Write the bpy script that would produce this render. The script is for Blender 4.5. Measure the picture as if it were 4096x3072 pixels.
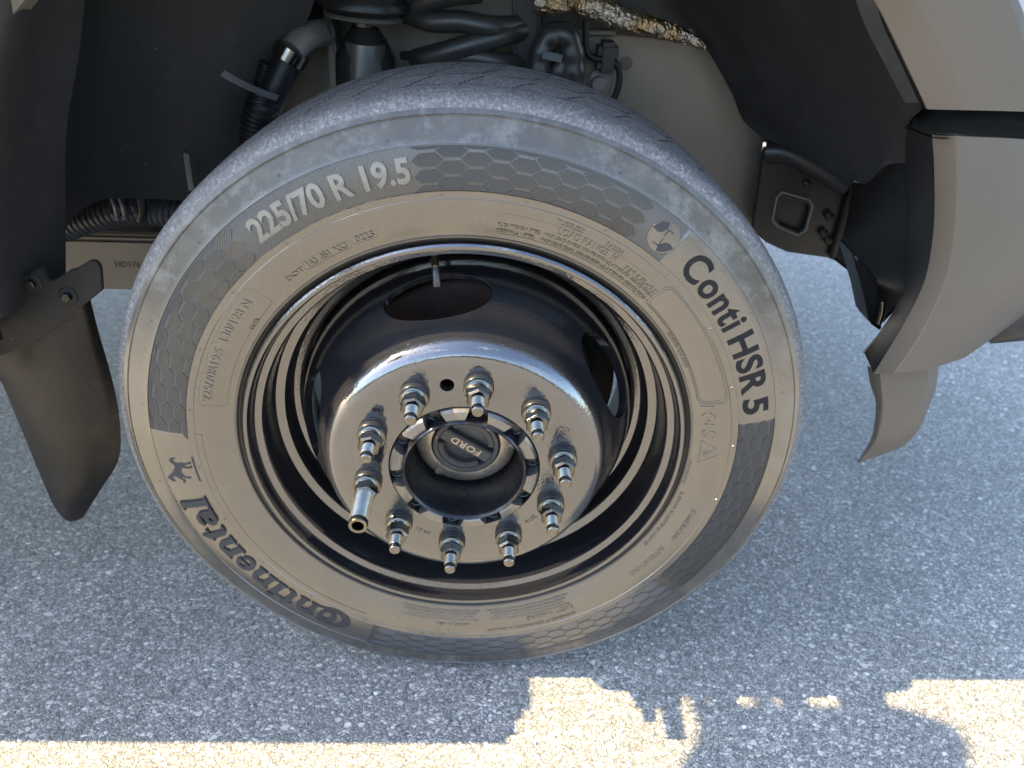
import bpy, bmesh, math, random
import numpy as np
from mathutils import Vector, Matrix
random.seed(7); np.random.seed(7)
PI = math.pi
R = math.radians
sc = bpy.context.scene
for o in list(bpy.data.objects): bpy.data.objects.remove(o)

# ------------------------------------------------------------------ camera
HUB_Z = 0.40                                   # wheel axis height; world: X forward along the truck, Y away from viewer
CX, CY, CZ = 0.0279, -0.7148, 0.5392 + HUB_Z
YAW, PIT, ROL, FOC = 0.0336, 0.5585, 0.0366, 3012.7
_fw = Vector((math.sin(YAW)*math.cos(PIT), math.cos(YAW)*math.cos(PIT), -math.sin(PIT)))
_r = _fw.cross(Vector((0, 0, 1))).normalized(); _u = _r.cross(_fw)
_r2 = math.cos(ROL)*_r + math.sin(ROL)*_u; _u2 = -math.sin(ROL)*_r + math.cos(ROL)*_u
cam = bpy.data.cameras.new('camera'); cam_o = bpy.data.objects.new('camera', cam); sc.collection.objects.link(cam_o)
cam.sensor_width = 36; cam.lens = FOC/4096*36; cam.clip_start = 0.02; cam.clip_end = 500
cam_o.matrix_world = Matrix(((_r2.x, _u2.x, -_fw.x, CX), (_r2.y, _u2.y, -_fw.y, CY), (_r2.z, _u2.z, -_fw.z, CZ), (0, 0, 0, 1)))
cam.dof.use_dof = True; cam.dof.focus_distance = 0.80; cam.dof.aperture_fstop = 5.6
sc.camera = cam_o

# ------------------------------------------------------------------ sky, sun, exposure
LIGHT = Vector((1.05, 0.004, -1.0)).normalized()
w = bpy.data.worlds.new('World'); sc.world = w; w.use_nodes = True
nt = w.node_tree; bg = nt.nodes['Background']
sky = nt.nodes.new('ShaderNodeTexSky'); sky.sky_type = 'NISHITA'; sky.sun_disc = False
sky.sun_elevation = math.asin(-LIGHT.z); sky.sun_rotation = R(270); sky.altitude = 0; sky.air_density = 1.0; sky.dust_density = 1.0
tc = nt.nodes.new('ShaderNodeTexCoord'); cl = nt.nodes.new('ShaderNodeTexNoise'); cl.inputs['Scale'].default_value = 2.6; cl.inputs['Detail'].default_value = 7; cl.inputs['Roughness'].default_value = .6
mpw = nt.nodes.new('ShaderNodeMapping'); mpw.inputs['Scale'].default_value = (1, 1, 2.6); mpw.inputs['Location'].default_value = (.7, .3, .2)
nt.links.new(tc.outputs['Generated'], mpw.inputs[0]); nt.links.new(mpw.outputs[0], cl.inputs['Vector'])
crw = nt.nodes.new('ShaderNodeValToRGB'); crw.color_ramp.elements[0].position = .60; crw.color_ramp.elements[1].position = .74; nt.links.new(cl.outputs['Fac'], crw.inputs[0])
mxw = nt.nodes.new('ShaderNodeMix'); mxw.data_type = 'RGBA'; mxw.inputs[7].default_value = (8.5, 8.6, 8.8, 1)
nt.links.new(crw.outputs[0], mxw.inputs[0]); nt.links.new(sky.outputs[0], mxw.inputs[6]); nt.links.new(mxw.outputs[2], bg.inputs[0]); bg.inputs[1].default_value = 0.15
sl = bpy.data.lights.new('sun', 'SUN'); sl.energy = 4.6; sl.angle = R(0.53); sl.color = (1.0, 0.80, 0.47)
so = bpy.data.objects.new('sun', sl); sc.collection.objects.link(so)
so.rotation_euler = LIGHT.to_track_quat('-Z', 'Y').to_euler(); so.location = (-3, 0, 6)
sc.view_settings.view_transform = 'Standard'; sc.view_settings.look = 'None'
sc.view_settings.gamma = 1; sc.view_settings.use_curve_mapping = False
sc.view_settings.exposure = 2.40

# ------------------------------------------------------------------ helpers
WL = {}
def link(o): sc.collection.objects.link(o); return o
def tag(o, label=None, cat=None, group=None, kind=None):
    for k, v in (('label', label), ('category', cat), ('group', group), ('kind', kind)):
        if v: o[k] = v
    return o
def empty(name, loc):
    o = link(bpy.data.objects.new(name, None)); o.location = loc; WL[o.name] = Vector(loc); return o
def wl(o): return WL[o.name] if o else Vector((0, 0, 0))
def mesh_obj(name, verts, faces, mat, parent=None, pivot=None, smooth=40, mats=None, midx=None):
    """verts in world coordinates; pivot is the object's origin"""
    me = bpy.data.meshes.new(name)
    v = np.array(verts, float).reshape(-1, 3)
    if pivot is None: pivot = v.mean(0) if parent else np.array((0, 0, 0.))
    pivot = Vector(pivot)
    me.from_pydata([tuple(a) for a in (v - np.array(pivot))], [], faces)
    for m in (mats or [mat]): me.materials.append(m)
    if midx is not None: me.polygons.foreach_set('material_index', midx)
    return place(name, me, parent, pivot, smooth)
def place(name, me, parent, pivot, smooth=40):
    if smooth:
        me.polygons.foreach_set('use_smooth', [True]*len(me.polygons)); me.set_sharp_from_angle(angle=R(smooth))
    me.update()
    o = link(bpy.data.objects.new(name, me)); o.parent = parent
    o.location = Vector(pivot) - wl(parent); WL[o.name] = Vector(pivot); return o
def bm_obj(name, bm, mat, parent=None, pivot=None, smooth=40):
    bmesh.ops.recalc_face_normals(bm, faces=bm.faces)
    bm.verts.ensure_lookup_table()
    vs = [tuple(v.co) for v in bm.verts]; idx = {v: i for i, v in enumerate(bm.verts)}
    fs = [[idx[v] for v in f.verts] for f in bm.faces]; bm.free()
    return mesh_obj(name, vs, fs, mat, parent, pivot, smooth)
def P(px, py, Y):
    """a point of the plane y=Y seen at (px,py) of the 2212 px wide photograph"""
    s = 4096/2212
    d = _fw + ((px*s-2048)/FOC)*_r2 - ((py*s-1536)/FOC)*_u2
    t = (Y-CY)/d.y
    return Vector((CX, CY, CZ)) + t*d
def spline(pts, n):
    pts = [np.array(p, float) for p in pts]
    if len(pts) == 2: return [pts[0]+(pts[1]-pts[0])*i/(n-1) for i in range(n)]
    q = [2*pts[0]-pts[1]] + pts + [2*pts[-1]-pts[-2]]
    out = []; m = len(pts)-1
    for i in range(n):
        u = i/(n-1)*m; k = min(int(u), m-1); t = u-k
        a, b, c, d = q[k:k+4]
        out.append(.5*((2*b)+(-a+c)*t+(2*a-5*b+4*c-d)*t*t+(-a+3*b-3*c+d)*t**3))
    return out
def sheet(name, rails, mat, parent, thick=.003, n=24, across=None, smooth=35, px=True, side=1):
    """surface lofted through rails, given real thickness"""
    rr = [spline([P(*p) if px else p for p in r], n) for r in rails]
    if across:
        cols = [spline([r[i] for r in rr], across) for i in range(n)]
        rr = [[cols[i][j] for i in range(n)] for j in range(across)]
    m = len(rr); V = np.array(rr).reshape(-1, 3)
    F = [[j*n+i, j*n+i+1, (j+1)*n+i+1, (j+1)*n+i] for j in range(m-1) for i in range(n-1)]
    return solid(name, V, F, mat, parent, thick, smooth, side)
def solid(name, V, F, mat, parent, thick, smooth=35, side=1):
    """thicken along vertex normals (side=+1: away from the camera)"""
    bm = bmesh.new(); vs = [bm.verts.new(v) for v in V]; bm.verts.ensure_lookup_table()
    for f in F: bm.faces.new([vs[i] for i in f])
    bm.normal_update(); bm.verts.ensure_lookup_table()
    c = Vector((CX, CY, CZ))
    nv = len(V); off = []
    fl = sum(1 if f.normal.dot(f.calc_center_median()-c) > 0 else -1 for f in bm.faces)
    sgn = side*(1 if fl > 0 else -1)
    back = [v.co + v.normal*thick*sgn for v in bm.verts]
    edges = [(e.verts[0].index, e.verts[1].index) for e in bm.edges if e.is_boundary]
    bm.free()
    V2 = [tuple(v) for v in V] + [tuple(b) for b in back]
    F2 = [list(f) for f in F] + [[i+nv for i in reversed(f)] for f in F] + [[a, b, b+nv, a+nv] for a, b in edges]
    bm = bmesh.new(); vs = [bm.verts.new(v) for v in V2]
    for f in F2:
        try: bm.faces.new([vs[i] for i in f])
        except ValueError: pass
    return bm_obj(name, bm, mat, parent, None, smooth)
def plate(name, poly, Y, mat, parent, thick=.004, bev=.001, px=True, pts=None):
    """flat part cut to an outline on the plane y=Y with real thickness"""
    bm = bmesh.new()
    vs = [bm.verts.new(P(x, y, Y) if px else Vector((x, Y, y))) for x, y in poly]
    f = bm.faces.new(vs)
    r = bmesh.ops.extrude_face_region(bm, geom=[f])
    for v in [g for g in r['geom'] if isinstance(g, bmesh.types.BMVert)]: v.co.y += thick
    if bev: bmesh.ops.bevel(bm, geom=list(bm.edges), offset=bev, segments=2, affect='EDGES', clamp_overlap=True)
    return bm_obj(name, bm, mat, parent, None, 30)
def tube(name, pts, r, mat, parent, seg=12, n=None, ridge=None, ridge_pitch=.006, smooth=50):
    pts = [Vector(p) for p in (spline(pts, n) if n else pts)]
    if ridge:                                      # corrugated hose: resample at the ridge pitch
        L = [0]
        for a, b in zip(pts, pts[1:]): L.append(L[-1]+(b-a).length)
        m = int(L[-1]/ridge_pitch*4)+1; q = []; k = 0
        for i in range(m):
            s = L[-1]*i/(m-1)
            while k < len(L)-2 and L[k+1] < s: k += 1
            q.append(pts[k].lerp(pts[k+1], (s-L[k])/max(1e-9, L[k+1]-L[k])))
        pts = q
    V = []; F = []; up = None
    for i, p in enumerate(pts):
        t = (pts[min(i+1, len(pts)-1)]-pts[max(i-1, 0)]).normalized()
        if up is None: up = t.orthogonal().normalized()
        up = (up-t*up.dot(t)).normalized(); b = t.cross(up)
        rad = r[i] if isinstance(r, (list, tuple)) else r
        if ridge: rad = r+ridge*(1 if (i % 4) in (1, 2) else 0)
        for k in range(seg):
            a = 2*PI*k/seg; V.append(p+(up*math.cos(a)+b*math.sin(a))*rad)
    for i in range(len(pts)-1):
        for k in range(seg): F.append([i*seg+k, i*seg+(k+1) % seg, (i+1)*seg+(k+1) % seg, (i+1)*seg+k])
    F.append(list(range(seg))[::-1]); F.append([(len(pts)-1)*seg+k for k in range(seg)])
    return mesh_obj(name, V, F, mat, parent, None, smooth)
def box_bm(bm, lo, hi, M=None, bev=0, seg=2):
    r = bmesh.ops.create_cube(bm, size=1); vs = r['verts']
    for v in vs:
        v.co = Vector([lo[i]+(v.co[i]+.5)*(hi[i]-lo[i]) for i in range(3)])
    if bev:
        es = list({e for v in vs for e in v.link_edges})
        rb = bmesh.ops.bevel(bm, geom=es, offset=bev, segments=seg, affect='EDGES'); vs = list({v for f in rb['faces'] for v in f.verts} | {v for v in vs if v.is_valid})
    if M: bmesh.ops.transform(bm, matrix=M, verts=[v for v in vs if v.is_valid])
    return vs
def box(name, lo, hi, mat, parent, bev=.004, seg=2):
    bm = bmesh.new(); box_bm(bm, lo, hi, None, bev, seg); return bm_obj(name, bm, mat, parent, None, 30)
def wc(r, a, y): return (r*math.cos(a), y, HUB_Z + r*math.sin(a))     # wheel polar coordinates
def lathe(name, prof, mat, parent, seg=256, closed=True, smooth=35, cy=0, axis=None, pivot=None):
    """revolve (radius, y) about the wheel axis; closed profile loops give solids"""
    V = []; n = len(prof)
    ax, az = axis or (0, HUB_Z)
    for k in range(seg):
        a = 2*PI*k/seg; c, s = math.cos(a), math.sin(a)
        for r, y in prof: V.append((ax+r*c, y+cy, az+r*s))
    F = []
    m = n if closed else n-1
    for k in range(seg):
        k2 = (k+1) % seg
        for i in range(m):
            j = (i+1) % n; F.append([k*n+i, k*n+j, k2*n+j, k2*n+i])
    if not closed:
        if prof[0][0] > 1e-6: F.append([k*n for k in range(seg)])
        F.append([k*n+n-1 for k in range(seg)][::-1])
    bm = bmesh.new(); vs = [bm.verts.new(v) for v in V]
    for f in F: bm.faces.new([vs[i] for i in f])
    bmesh.ops.remove_doubles(bm, verts=bm.verts, dist=1e-6)
    return bm_obj(name, bm, mat, parent, pivot or (ax, cy, az), smooth)

# ------------------------------------------------------------------ materials
class NB:
    """small node builder"""
    def __init__(s, name):
        s.m = bpy.data.materials.new(name); s.m.use_nodes = True; s.t = s.m.node_tree; s.p = s.t.nodes['Principled BSDF']
        s.co = s.n('ShaderNodeTexCoord').outputs['Object']
    def n(s, typ, **kw):
        d = s.t.nodes.new(typ)
        for k, v in kw.items(): setattr(d, k, v)
        return d
    def l(s, a, b): s.t.links.new(a, b)
    def noise(s, scale, detail=4, rough=.55, co=None, stretch=None):
        d = s.n('ShaderNodeTexNoise'); d.inputs['Scale'].default_value = scale; d.inputs['Detail'].default_value = detail; d.inputs['Roughness'].default_value = rough
        co = co or s.co
        if stretch:
            mp = s.n('ShaderNodeMapping'); mp.inputs['Scale'].default_value = stretch; s.l(co, mp.inputs[0]); co = mp.outputs[0]
        s.l(co, d.inputs['Vector']); return d.outputs['Fac']
    def vor(s, scale, feat='F1', out='Color', co=None, rnd=1):
        d = s.n('ShaderNodeTexVoronoi', feature=feat); d.inputs['Scale'].default_value = scale; d.inputs['Randomness'].default_value = rnd
        s.l(co or s.co, d.inputs['Vector']); return d.outputs[out]
    def ramp(s, fac, stops, interp='LINEAR'):
        d = s.n('ShaderNodeValToRGB'); cr = d.color_ramp; cr.interpolation = interp
        while len(cr.elements) < len(stops): cr.elements.new(.5)
        for e, (p, c) in zip(cr.elements, stops):
            e.position = p; e.color = (*(c if isinstance(c, (tuple, list)) else (c, c, c)), 1)
        s.l(fac, d.inputs[0]); return d.outputs['Color']
    def mix(s, fac, a, b, mode='MIX'):
        d = s.n('ShaderNodeMix', data_type='RGBA', blend_type=mode)
        for i, v in ((0, fac), (6, a), (7, b)):
            if hasattr(v, 'is_output'): s.l(v, d.inputs[i])
            elif isinstance(v, (tuple, list)): d.inputs[i].default_value = (*v, 1)
            else: d.inputs[i].default_value = v if i == 0 else (v, v, v, 1)
        return d.outputs[2]
    def math(s, op, a, b=0.0, c=None):
        d = s.n('ShaderNodeMath', operation=op)
        for i, v in enumerate((a, b) if c is None else (a, b, c)):
            if hasattr(v, 'is_output'): s.l(v, d.inputs[i])
            else: d.inputs[i].default_value = v
        return d.outputs[0]
    def sep(s, v):
        d = s.n('ShaderNodeSeparateXYZ'); s.l(v, d.inputs[0]); return d.outputs
    def bump(s, h, strength=.5, dist=.001, prev=None):
        d = s.n('ShaderNodeBump'); d.inputs['Strength'].default_value = strength; d.inputs['Distance'].default_value = dist
        s.l(h, d.inputs['Height'])
        if prev: s.l(prev, d.inputs['Normal'])
        return d.outputs[0]
    def set(s, col=None, rough=None, metal=None, ior=None, normal=None, coat=None, coat_rough=None, spec=None, transmission=None):
        for nm, v in (('Base Color', col), ('Roughness', rough), ('Metallic', metal), ('IOR', ior), ('Normal', normal), ('Coat Weight', coat), ('Coat Roughness', coat_rough), ('Specular IOR Level', spec), ('Transmission Weight', transmission)):
            if v is None: continue
            if hasattr(v, 'is_output'): s.l(v, s.p.inputs[nm])
            else: s.p.inputs[nm].default_value = (*v, 1) if isinstance(v, (tuple, list)) else v
        return s.m

def m_asphalt():
    b = NB('asphalt')
    # stones of two sizes set in dark binder
    wob = b.noise(260, 2)
    cd = b.n('ShaderNodeMix', data_type='VECTOR'); cd.inputs[0].default_value = .004
    nn = b.n('ShaderNodeTexNoise'); nn.inputs['Scale'].default_value = 160; b.l(b.co, nn.inputs['Vector'])
    b.l(b.co, cd.inputs[4]); b.l(nn.outputs['Color'], cd.inputs[5]); co = cd.outputs[1]
    mp = b.n('ShaderNodeMapping'); mp.inputs['Scale'].default_value = (1, 1.25, 1); mp.inputs['Rotation'].default_value = (0, 0, .6); b.l(co, mp.inputs[0]); co = mp.outputs[0]
    c1 = b.sep(b.vor(165, co=co)); e1 = b.vor(165, 'DISTANCE_TO_EDGE', 'Distance', co)
    c2 = b.sep(b.vor(340, co=co)); e2 = b.vor(340, 'DISTANCE_TO_EDGE', 'Distance', co)
    stops = [(0, (.16, .162, .165)), (.2, (.25, .252, .255)), (.42, (.34, .34, .34)), (.7, (.42, .418, .41)), (.9, (.54, .537, .53)), (.955, (.46, .39, .36)), (1, (.72, .72, .72))]
    k1 = b.ramp(c1[0], stops); k2 = b.ramp(c2[0], stops)
    k1 = b.mix(b.ramp(e1, [(0, 0), (.13, 1)]), .03, k1); k2 = b.mix(b.ramp(e2, [(0, 0), (.20, 1)]), .035, k2)
    sel = b.ramp(c1[1], [(.52, 0), (.54, 1)])
    col = b.mix(sel, k2, k1)
    v3 = b.n('ShaderNodeTexVoronoi', feature='F1'); v3.inputs['Scale'].default_value = 62; b.l(co, v3.inputs['Vector'])
    c3 = b.sep(v3.outputs['Color']); dist3 = b.math('ADD', v3.outputs['Distance'], b.math('MULTIPLY', b.noise(420, 2), .16))
    st3 = b.math('MULTIPLY', b.ramp(dist3, [(.36, 1), (.39, 0)]), b.ramp(c3[0], [(.88, 0), (.885, 1)]))
    col = b.mix(st3, col, b.ramp(c3[1], [(0, (.17, .17, .18)), (.35, (.40, .39, .38)), (.6, (.55, .55, .54)), (.85, (.50, .43, .40)), (1, (.66, .66, .65))]))
    big = b.ramp(b.noise(1.7, 6, .65), [(.3, .78), (.7, 1.12)])
    fine = b.ramp(b.noise(900, 4, .7), [(.32, .65), (.68, 1.38)])
    col = b.mix(1, col, big, 'MULTIPLY'); col = b.mix(1, col, fine, 'MULTIPLY')
    h1 = b.ramp(e1, [(0, 0), (.25, 1)]); h2 = b.ramp(e2, [(0, 0), (.3, .7)])
    h = b.mix(sel, h2, h1); h = b.mix(.35, h, b.noise(500, 3)); h = b.mix(.3, h, c1[2])
    h = b.mix(st3, h, .9); nr = b.bump(h, 1.0, .0018)
    col = b.mix(1, col, (1.05, 1.0, .92), 'MULTIPLY')
    return b.set(col=col, rough=.55, normal=nr, ior=1.5)
def m_rubber(name, col, rough, ior, scuff=0., grain=.12, grain_scale=900, dust=0.):
    b = NB(name)
    n1 = b.noise(14, 6, .6)
    c = b.mix(b.ramp(n1, [(.35, 0), (.7, 1)]), tuple(x*.8 for x in col), tuple(x*1.15 for x in col))
    rr = b.math('ADD', b.math('MULTIPLY', b.noise(30, 6, .65), .22), rough-.11)
    if scuff:
        # dried road film and scuffs on the outer part of the sidewall, mostly round the top
        xyz = b.sep(b.co); rad = b.math('SQRT', b.math('ADD', b.math('MULTIPLY', xyz[0], xyz[0]), b.math('MULTIPLY', xyz[2], xyz[2])))
        zone = b.math('MULTIPLY', b.ramp(rad, [(.352, 0), (.362, 1)]), b.ramp(xyz[2], [(.10, 0), (.22, 1)]))
        sp = b.ramp(b.noise(34, 9, .78), [(.50, 0), (.64, 1)]); f = b.math('MULTIPLY', zone, sp)
        c = b.mix(b.math('MULTIPLY', f, scuff), c, (.26, .26, .25)); rr = b.math('ADD', rr, b.math('MULTIPLY', zone, .20)); c = b.mix(b.math('MULTIPLY', zone, .7), c, (.042, .040, .030)) if False else c
        low = b.math('MULTIPLY', b.ramp(rad, [(.352, 0), (.375, 1)]), b.ramp(b.noise(22, 6, .7), [(.45, 0), (.7, .45)]))
        c = b.mix(low, c, (.13, .12, .095))
    spk = b.ramp(b.vor(260, 'F1', 'Distance'), [(0, 1), (.06, 0)]); pick = b.ramp(b.sep(b.vor(260))[0], [(.994, 0), (.996, 1)])
    c = b.mix(b.math('MULTIPLY', spk, pick), c, (.7, .65, .5))
    nr = b.bump(b.noise(grain_scale, 3), grain, .0004); nr = b.bump(b.noise(16, 3), .12, .004, nr)
    if scuff:
        ior = b.math('SUBTRACT', ior, b.math('MULTIPLY', zone, .65))
    return b.set(col=c, rough=rr, ior=ior, normal=nr)
def m_hatch(name, col, rough, ior, ang, pitch=.0017, scale_u='UV'):
    """finely ribbed rubber; ribs run in UV space (u = arc length, v = radius, metres)"""
    b = NB(name); uv = b.n('ShaderNodeUVMap').outputs[0]; s = b.sep(uv)
    ph = b.math('ADD', b.math('MULTIPLY', s[0], math.cos(ang)*2*PI/pitch), b.math('MULTIPLY', s[1], math.sin(ang)*2*PI/pitch))
    wv = b.math('SINE', ph)
    c = b.mix(b.ramp(wv, [(0, 0), (.8, 1)]), tuple(x*.55 for x in col), col)
    nr = b.bump(wv, .45, .0005); nr = b.bump(b.noise(300, 3), .1, .0006, nr)
    return b.set(col=c, rough=rough, ior=ior, normal=nr)
def m_tread():
    b = NB('tread_rubber')
    n1 = b.noise(300, 6, .8, stretch=(1, .7, 1)); n2 = b.noise(60, 5)
    c = b.ramp(n1, [(.36, (.04, .04, .042)), (.5, (.10, .10, .105)), (.60, (.22, .22, .225)), (.70, (.50, .50, .51))])
    c = b.mix(b.ramp(n2, [(.35, .25), (.65, 0)]), c, (.05, .052, .058))
    rr = b.ramp(n1, [(.4, .62), (.62, .36)])
    nr = b.bump(n1, .8, .0016)
    c = b.mix(1, c, (1.06, 1.0, .90), 'MULTIPLY')
    return b.set(col=c, rough=rr, ior=1.85, normal=nr)
def m_paint_black():
    b = NB('black_wheel_paint')
    xyz = b.sep(b.co)
    orange = b.noise(330, 3, .5); wave = b.noise(26, 3)
    # orange peel is coarser on the upper half of the disc
    zone = b.ramp(b.noise(7, 4), [(.42, .10), (.65, .50)]); orange = b.math('MULTIPLY', orange, zone)
    nr = b.bump(orange, 1.0, .0012); nr = b.bump(wave, .05, .004, nr)
    scr = b.ramp(b.noise(120, 8, .8, stretch=(1, 1, 3)), [(.60, 0), (.66, 1)])
    rr = b.math('ADD', b.math('MULTIPLY', scr, .16), b.math('MULTIPLY', b.noise(9, 5), .05)); rr = b.math('ADD', rr, -.01)
    dust = b.math('MULTIPLY', b.ramp(b.vor(420, 'F1', 'Distance'), [(0, 1), (.10, 0)]), b.ramp(b.sep(b.vor(420))[0], [(.93, 0), (.95, 1)]))
    c = b.mix(dust, (.012, .012, .014), (.45, .45, .5))
    return b.set(col=c, rough=rr, ior=2.4, normal=nr)
def m_metal(name, col, rough, grain=.1, gs=500, metal=1.0, dirt=0.):
    b = NB(name); n = b.noise(60, 5, .6)
    c = b.mix(b.ramp(n, [(.3, 0), (.7, 1)]), tuple(x*.6 for x in col), col)
    if dirt: c = b.mix(b.ramp(b.noise(25, 6, .7), [(.5, 0), (.7, dirt)]), c, (.10, .08, .06))
    rr = b.math('ADD', b.math('MULTIPLY', b.noise(90, 4), .2), rough-.1)
    return b.set(col=c, rough=rr, metal=metal, normal=b.bump(b.noise(gs, 3), grain, .0006))
def m_plastic(name, col, rough, ior=1.5, grain=.15, gs=700, dust=.3, dcol=(.3, .27, .22), speck=.0):
    b = NB(name); n = b.noise(5, 7, .6)
    c = b.mix(b.ramp(n, [(.3, 0), (.75, 1)]), tuple(x*.85 for x in col), tuple(x*1.12 for x in col))
    if dust: c = b.mix(b.math('MULTIPLY', b.ramp(b.noise(38, 9, .78), [(.5, 0), (.78, 1)]), dust), c, dcol)
    if speck:
        f = b.math('MULTIPLY', b.ramp(b.vor(110, 'F1', 'Distance'), [(0, 1), (.07, 0)]), b.ramp(b.sep(b.vor(110))[0], [(1-speck, 0), (1-speck+.005, 1)]))
        c = b.mix(f, c, (.75, .72, .65))
    rr = b.math('ADD', b.math('MULTIPLY', b.noise(20, 6), .15), rough-.07)
    return b.set(col=c, rough=rr, ior=ior, normal=b.bump(b.noise(gs, 2), grain, .0005))
SPRG = None
def m_foil():
    b = NB('foil_wrap'); v = b.vor(90, 'F1', 'Distance', rnd=1)
    c = b.mix(b.ramp(b.noise(30, 4), [(.4, 0), (.65, 1)]), (.34, .31, .26), (.34, .23, .10))
    vv = b.vor(130, 'F1', 'Distance'); nr = b.bump(b.noise(48, 5, .7, stretch=(.6, 1, 1.5)), .7, .008); nr = b.bump(vv, .6, .003, nr)
    return b.set(col=c, rough=.22, metal=1, normal=nr)
def m_grass():
    b = NB('grass'); c = b.mix(b.ramp(b.noise(9, 6), [(.35, 0), (.65, 1)]), (.035, .06, .015), (.09, .12, .035)); return b.set(col=c, rough=.8, normal=b.bump(b.noise(60, 5), 1, .05))
def m_leaf():
    b = NB('hedge_leaves'); c = b.mix(b.ramp(b.noise(5, 6), [(.35, 0), (.65, 1)]), (.02, .04, .012), (.07, .10, .025)); return b.set(col=c, rough=.6)
def m_simple(name, col, rough=.5, metal=0., ior=1.5):
    b = NB(name); c = b.mix(b.noise(12, 4), tuple(x*.85 for x in col), tuple(min(1, x*1.15) for x in col)); return b.set(col=c, rough=rough, metal=metal, ior=ior)
def m_glass():
    b = NB('window_glass'); return b.set(col=(.02, .025, .03), rough=.03, ior=1.5)

ASPH = m_asphalt()
RUB = m_rubber('sidewall_rubber', (.040, .032, .021), .24, 2.35, scuff=.32)
RUBB = m_rubber('bead_rubber', (.045, .037, .028), .34, 2.0)
VELV = m_rubber('velvet_rubber', (.028, .029, .034), .62, 1.45, grain=.5, grain_scale=1500)
VELH = m_hatch('ribbed_letter_rubber', (.014, .014, .016), .5, 1.3, R(62), .0016)
HATR = m_hatch('ribbed_rubber_radial', (.034, .030, .024), .38, 1.85, 0, .0021)
HATD = m_hatch('ribbed_rubber_diagonal', (.034, .032, .028), .42, 1.7, R(48), .0017)
HATE = m_hatch('ribbed_rubber_fine', (.030, .028, .025), .44, 1.6, R(-40), .0013)
LETS = m_rubber('letter_rubber', (.085, .078, .066), .42, 2.1)
LETC = m_rubber('cell_rubber', (.050, .052, .056), .34, 2.0)
TREAD = m_tread()
GROOVE_SHADE = m_simple('groove_shade_rubber', (.010, .010, .011), .7)  # recess shade painted as darker rubber where the tread is cut deep
PAINT = m_paint_black()
ZINC = m_metal('zinc_nut_metal', (.19, .18, .155), .15, .25, 300)
STEEL = m_metal('thread_steel', (.25, .235, .205), .17, .1)
CAST = m_metal('black_cast_iron', (.012, .012, .014), .26, .5, 260, metal=0.0)
CASTM = NB('machined_hub_lug'); CASTM = CASTM.set(col=(.20, .185, .16), rough=.28, metal=.6, normal=CASTM.bump(CASTM.noise(180, 4), .6, .0012))
CAPM = m_metal('hub_cap_zinc', (.58, .49, .38), .38, .6, 420, metal=.75, dirt=.7)
DIAL = m_plastic('dial_plastic', (.055, .052, .050), .42, 1.5, .3, 500, .25)
RUST = m_metal('brake_rust', (.05, .024, .018), .6, .5, 200, metal=.0)
BLKRUB = m_plastic('black_rubber_ring', (.015, .015, .016), .3, 1.6, .1, 500, 0)
FLARE = m_plastic('grey_flare_plastic', (.092, .078, .061), .52, 1.5, .35, 1100, .40, (.070, .062, .050), .004)
GREYP = m_plastic('grey_body_paint', (.45, .44, .42), .3, 1.5, .05, 300, .05)
LINER = m_plastic('liner_felt', (.016, .015, .0145), .6, 1.35, .5, 500, .13, (.10, .09, .078), .03)
BLKPL = m_plastic('black_plastic', (.008, .008, .0085), .42, 1.35, .25, 600, .08, (.12, .10, .08), .015)
GLOSS = m_plastic('gloss_black_plastic', (.02, .02, .02), .16, 1.6, .05, 300, .15, (.3, .27, .2), .03)
FRAME = m_plastic('chassis_paint', (.12, .105, .088), .46, 1.7, .3, 200, .5, (.20, .165, .125), .01)
CHASB = m_plastic('chassis_black', (.011, .0105, .010), .40, 1.45, .3, 300, .15, (.07, .06, .048))
PANEL = m_plastic('inner_panel_paint', (.115, .092, .066), .42, 1.7, .2, 200, .6, (.06, .052, .042), .01)
TIE = m_plastic('cable_tie_nylon', (.09, .09, .095), .3, 1.6, .05, 300, .1)
HOSE = m_plastic('hose_rubber', (.022, .021, .020), .4, 1.5, .2, 300, .1, (.1, .09, .07)); SPRING = m_plastic('spring_coating', (.022, .021, .020), .42, 1.6, .15, 200, .15, (.1, .09, .07)); FOIL = m_foil(); GRASS = m_grass(); LEAF = m_leaf(); GLASS = m_glass()

# ------------------------------------------------------------------ ground
g = mesh_obj('asphalt_ground', [(-60, -60, 0), (60, -60, 0), (60, 60, 0), (-60, 60, 0)], [[0, 1, 2, 3]], ASPH, None, (0, 0, 0), 0)
tag(g, kind='structure')
gl = mesh_obj('lawn', [(-60, -60, .02), (60, -60, .02), (60, -11, .02), (-60, -11, .02)], [[0, 1, 2, 3]], GRASS, None, (0, -20, 0.02), 0); tag(gl, kind='structure')

gv = []; gf = []
for k in range(700):
    x_ = random.uniform(-1.3, 1.7); y_ = random.uniform(-.25, 1.2); r_ = random.choice((.0012, .0016, .002, .003)); o = len(gv)
    for q in ((1, 0, 0), (0, 1, 0), (-1, 0, 0), (0, -1, 0), (0, 0, 1), (0, 0, -1)):
        gv.append((x_+q[0]*r_*random.uniform(.6, 1.4), y_+q[1]*r_*random.uniform(.6, 1.4), max(.0002, .6*r_+q[2]*r_*random.uniform(.4, .9))))
    for a_, b_ in ((0, 1), (1, 2), (2, 3), (3, 0)): gf += [[o+a_, o+b_, o+4], [o+b_, o+a_, o+5]]
gr = mesh_obj('grit', gv, gf, m_simple('grit_stone', (.30, .29, .27), .7), None, (0, 0, 0), 0); tag(gr, kind='stuff', label='loose grit scattered on the asphalt', cat='grit')

# ================================================================== TRUCK
truck = empty('parked_truck', (0, 1.0, 0))
tag(truck, 'grey heavy pickup truck whose black front wheel with ten bare studs fills the view', 'truck')

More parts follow.
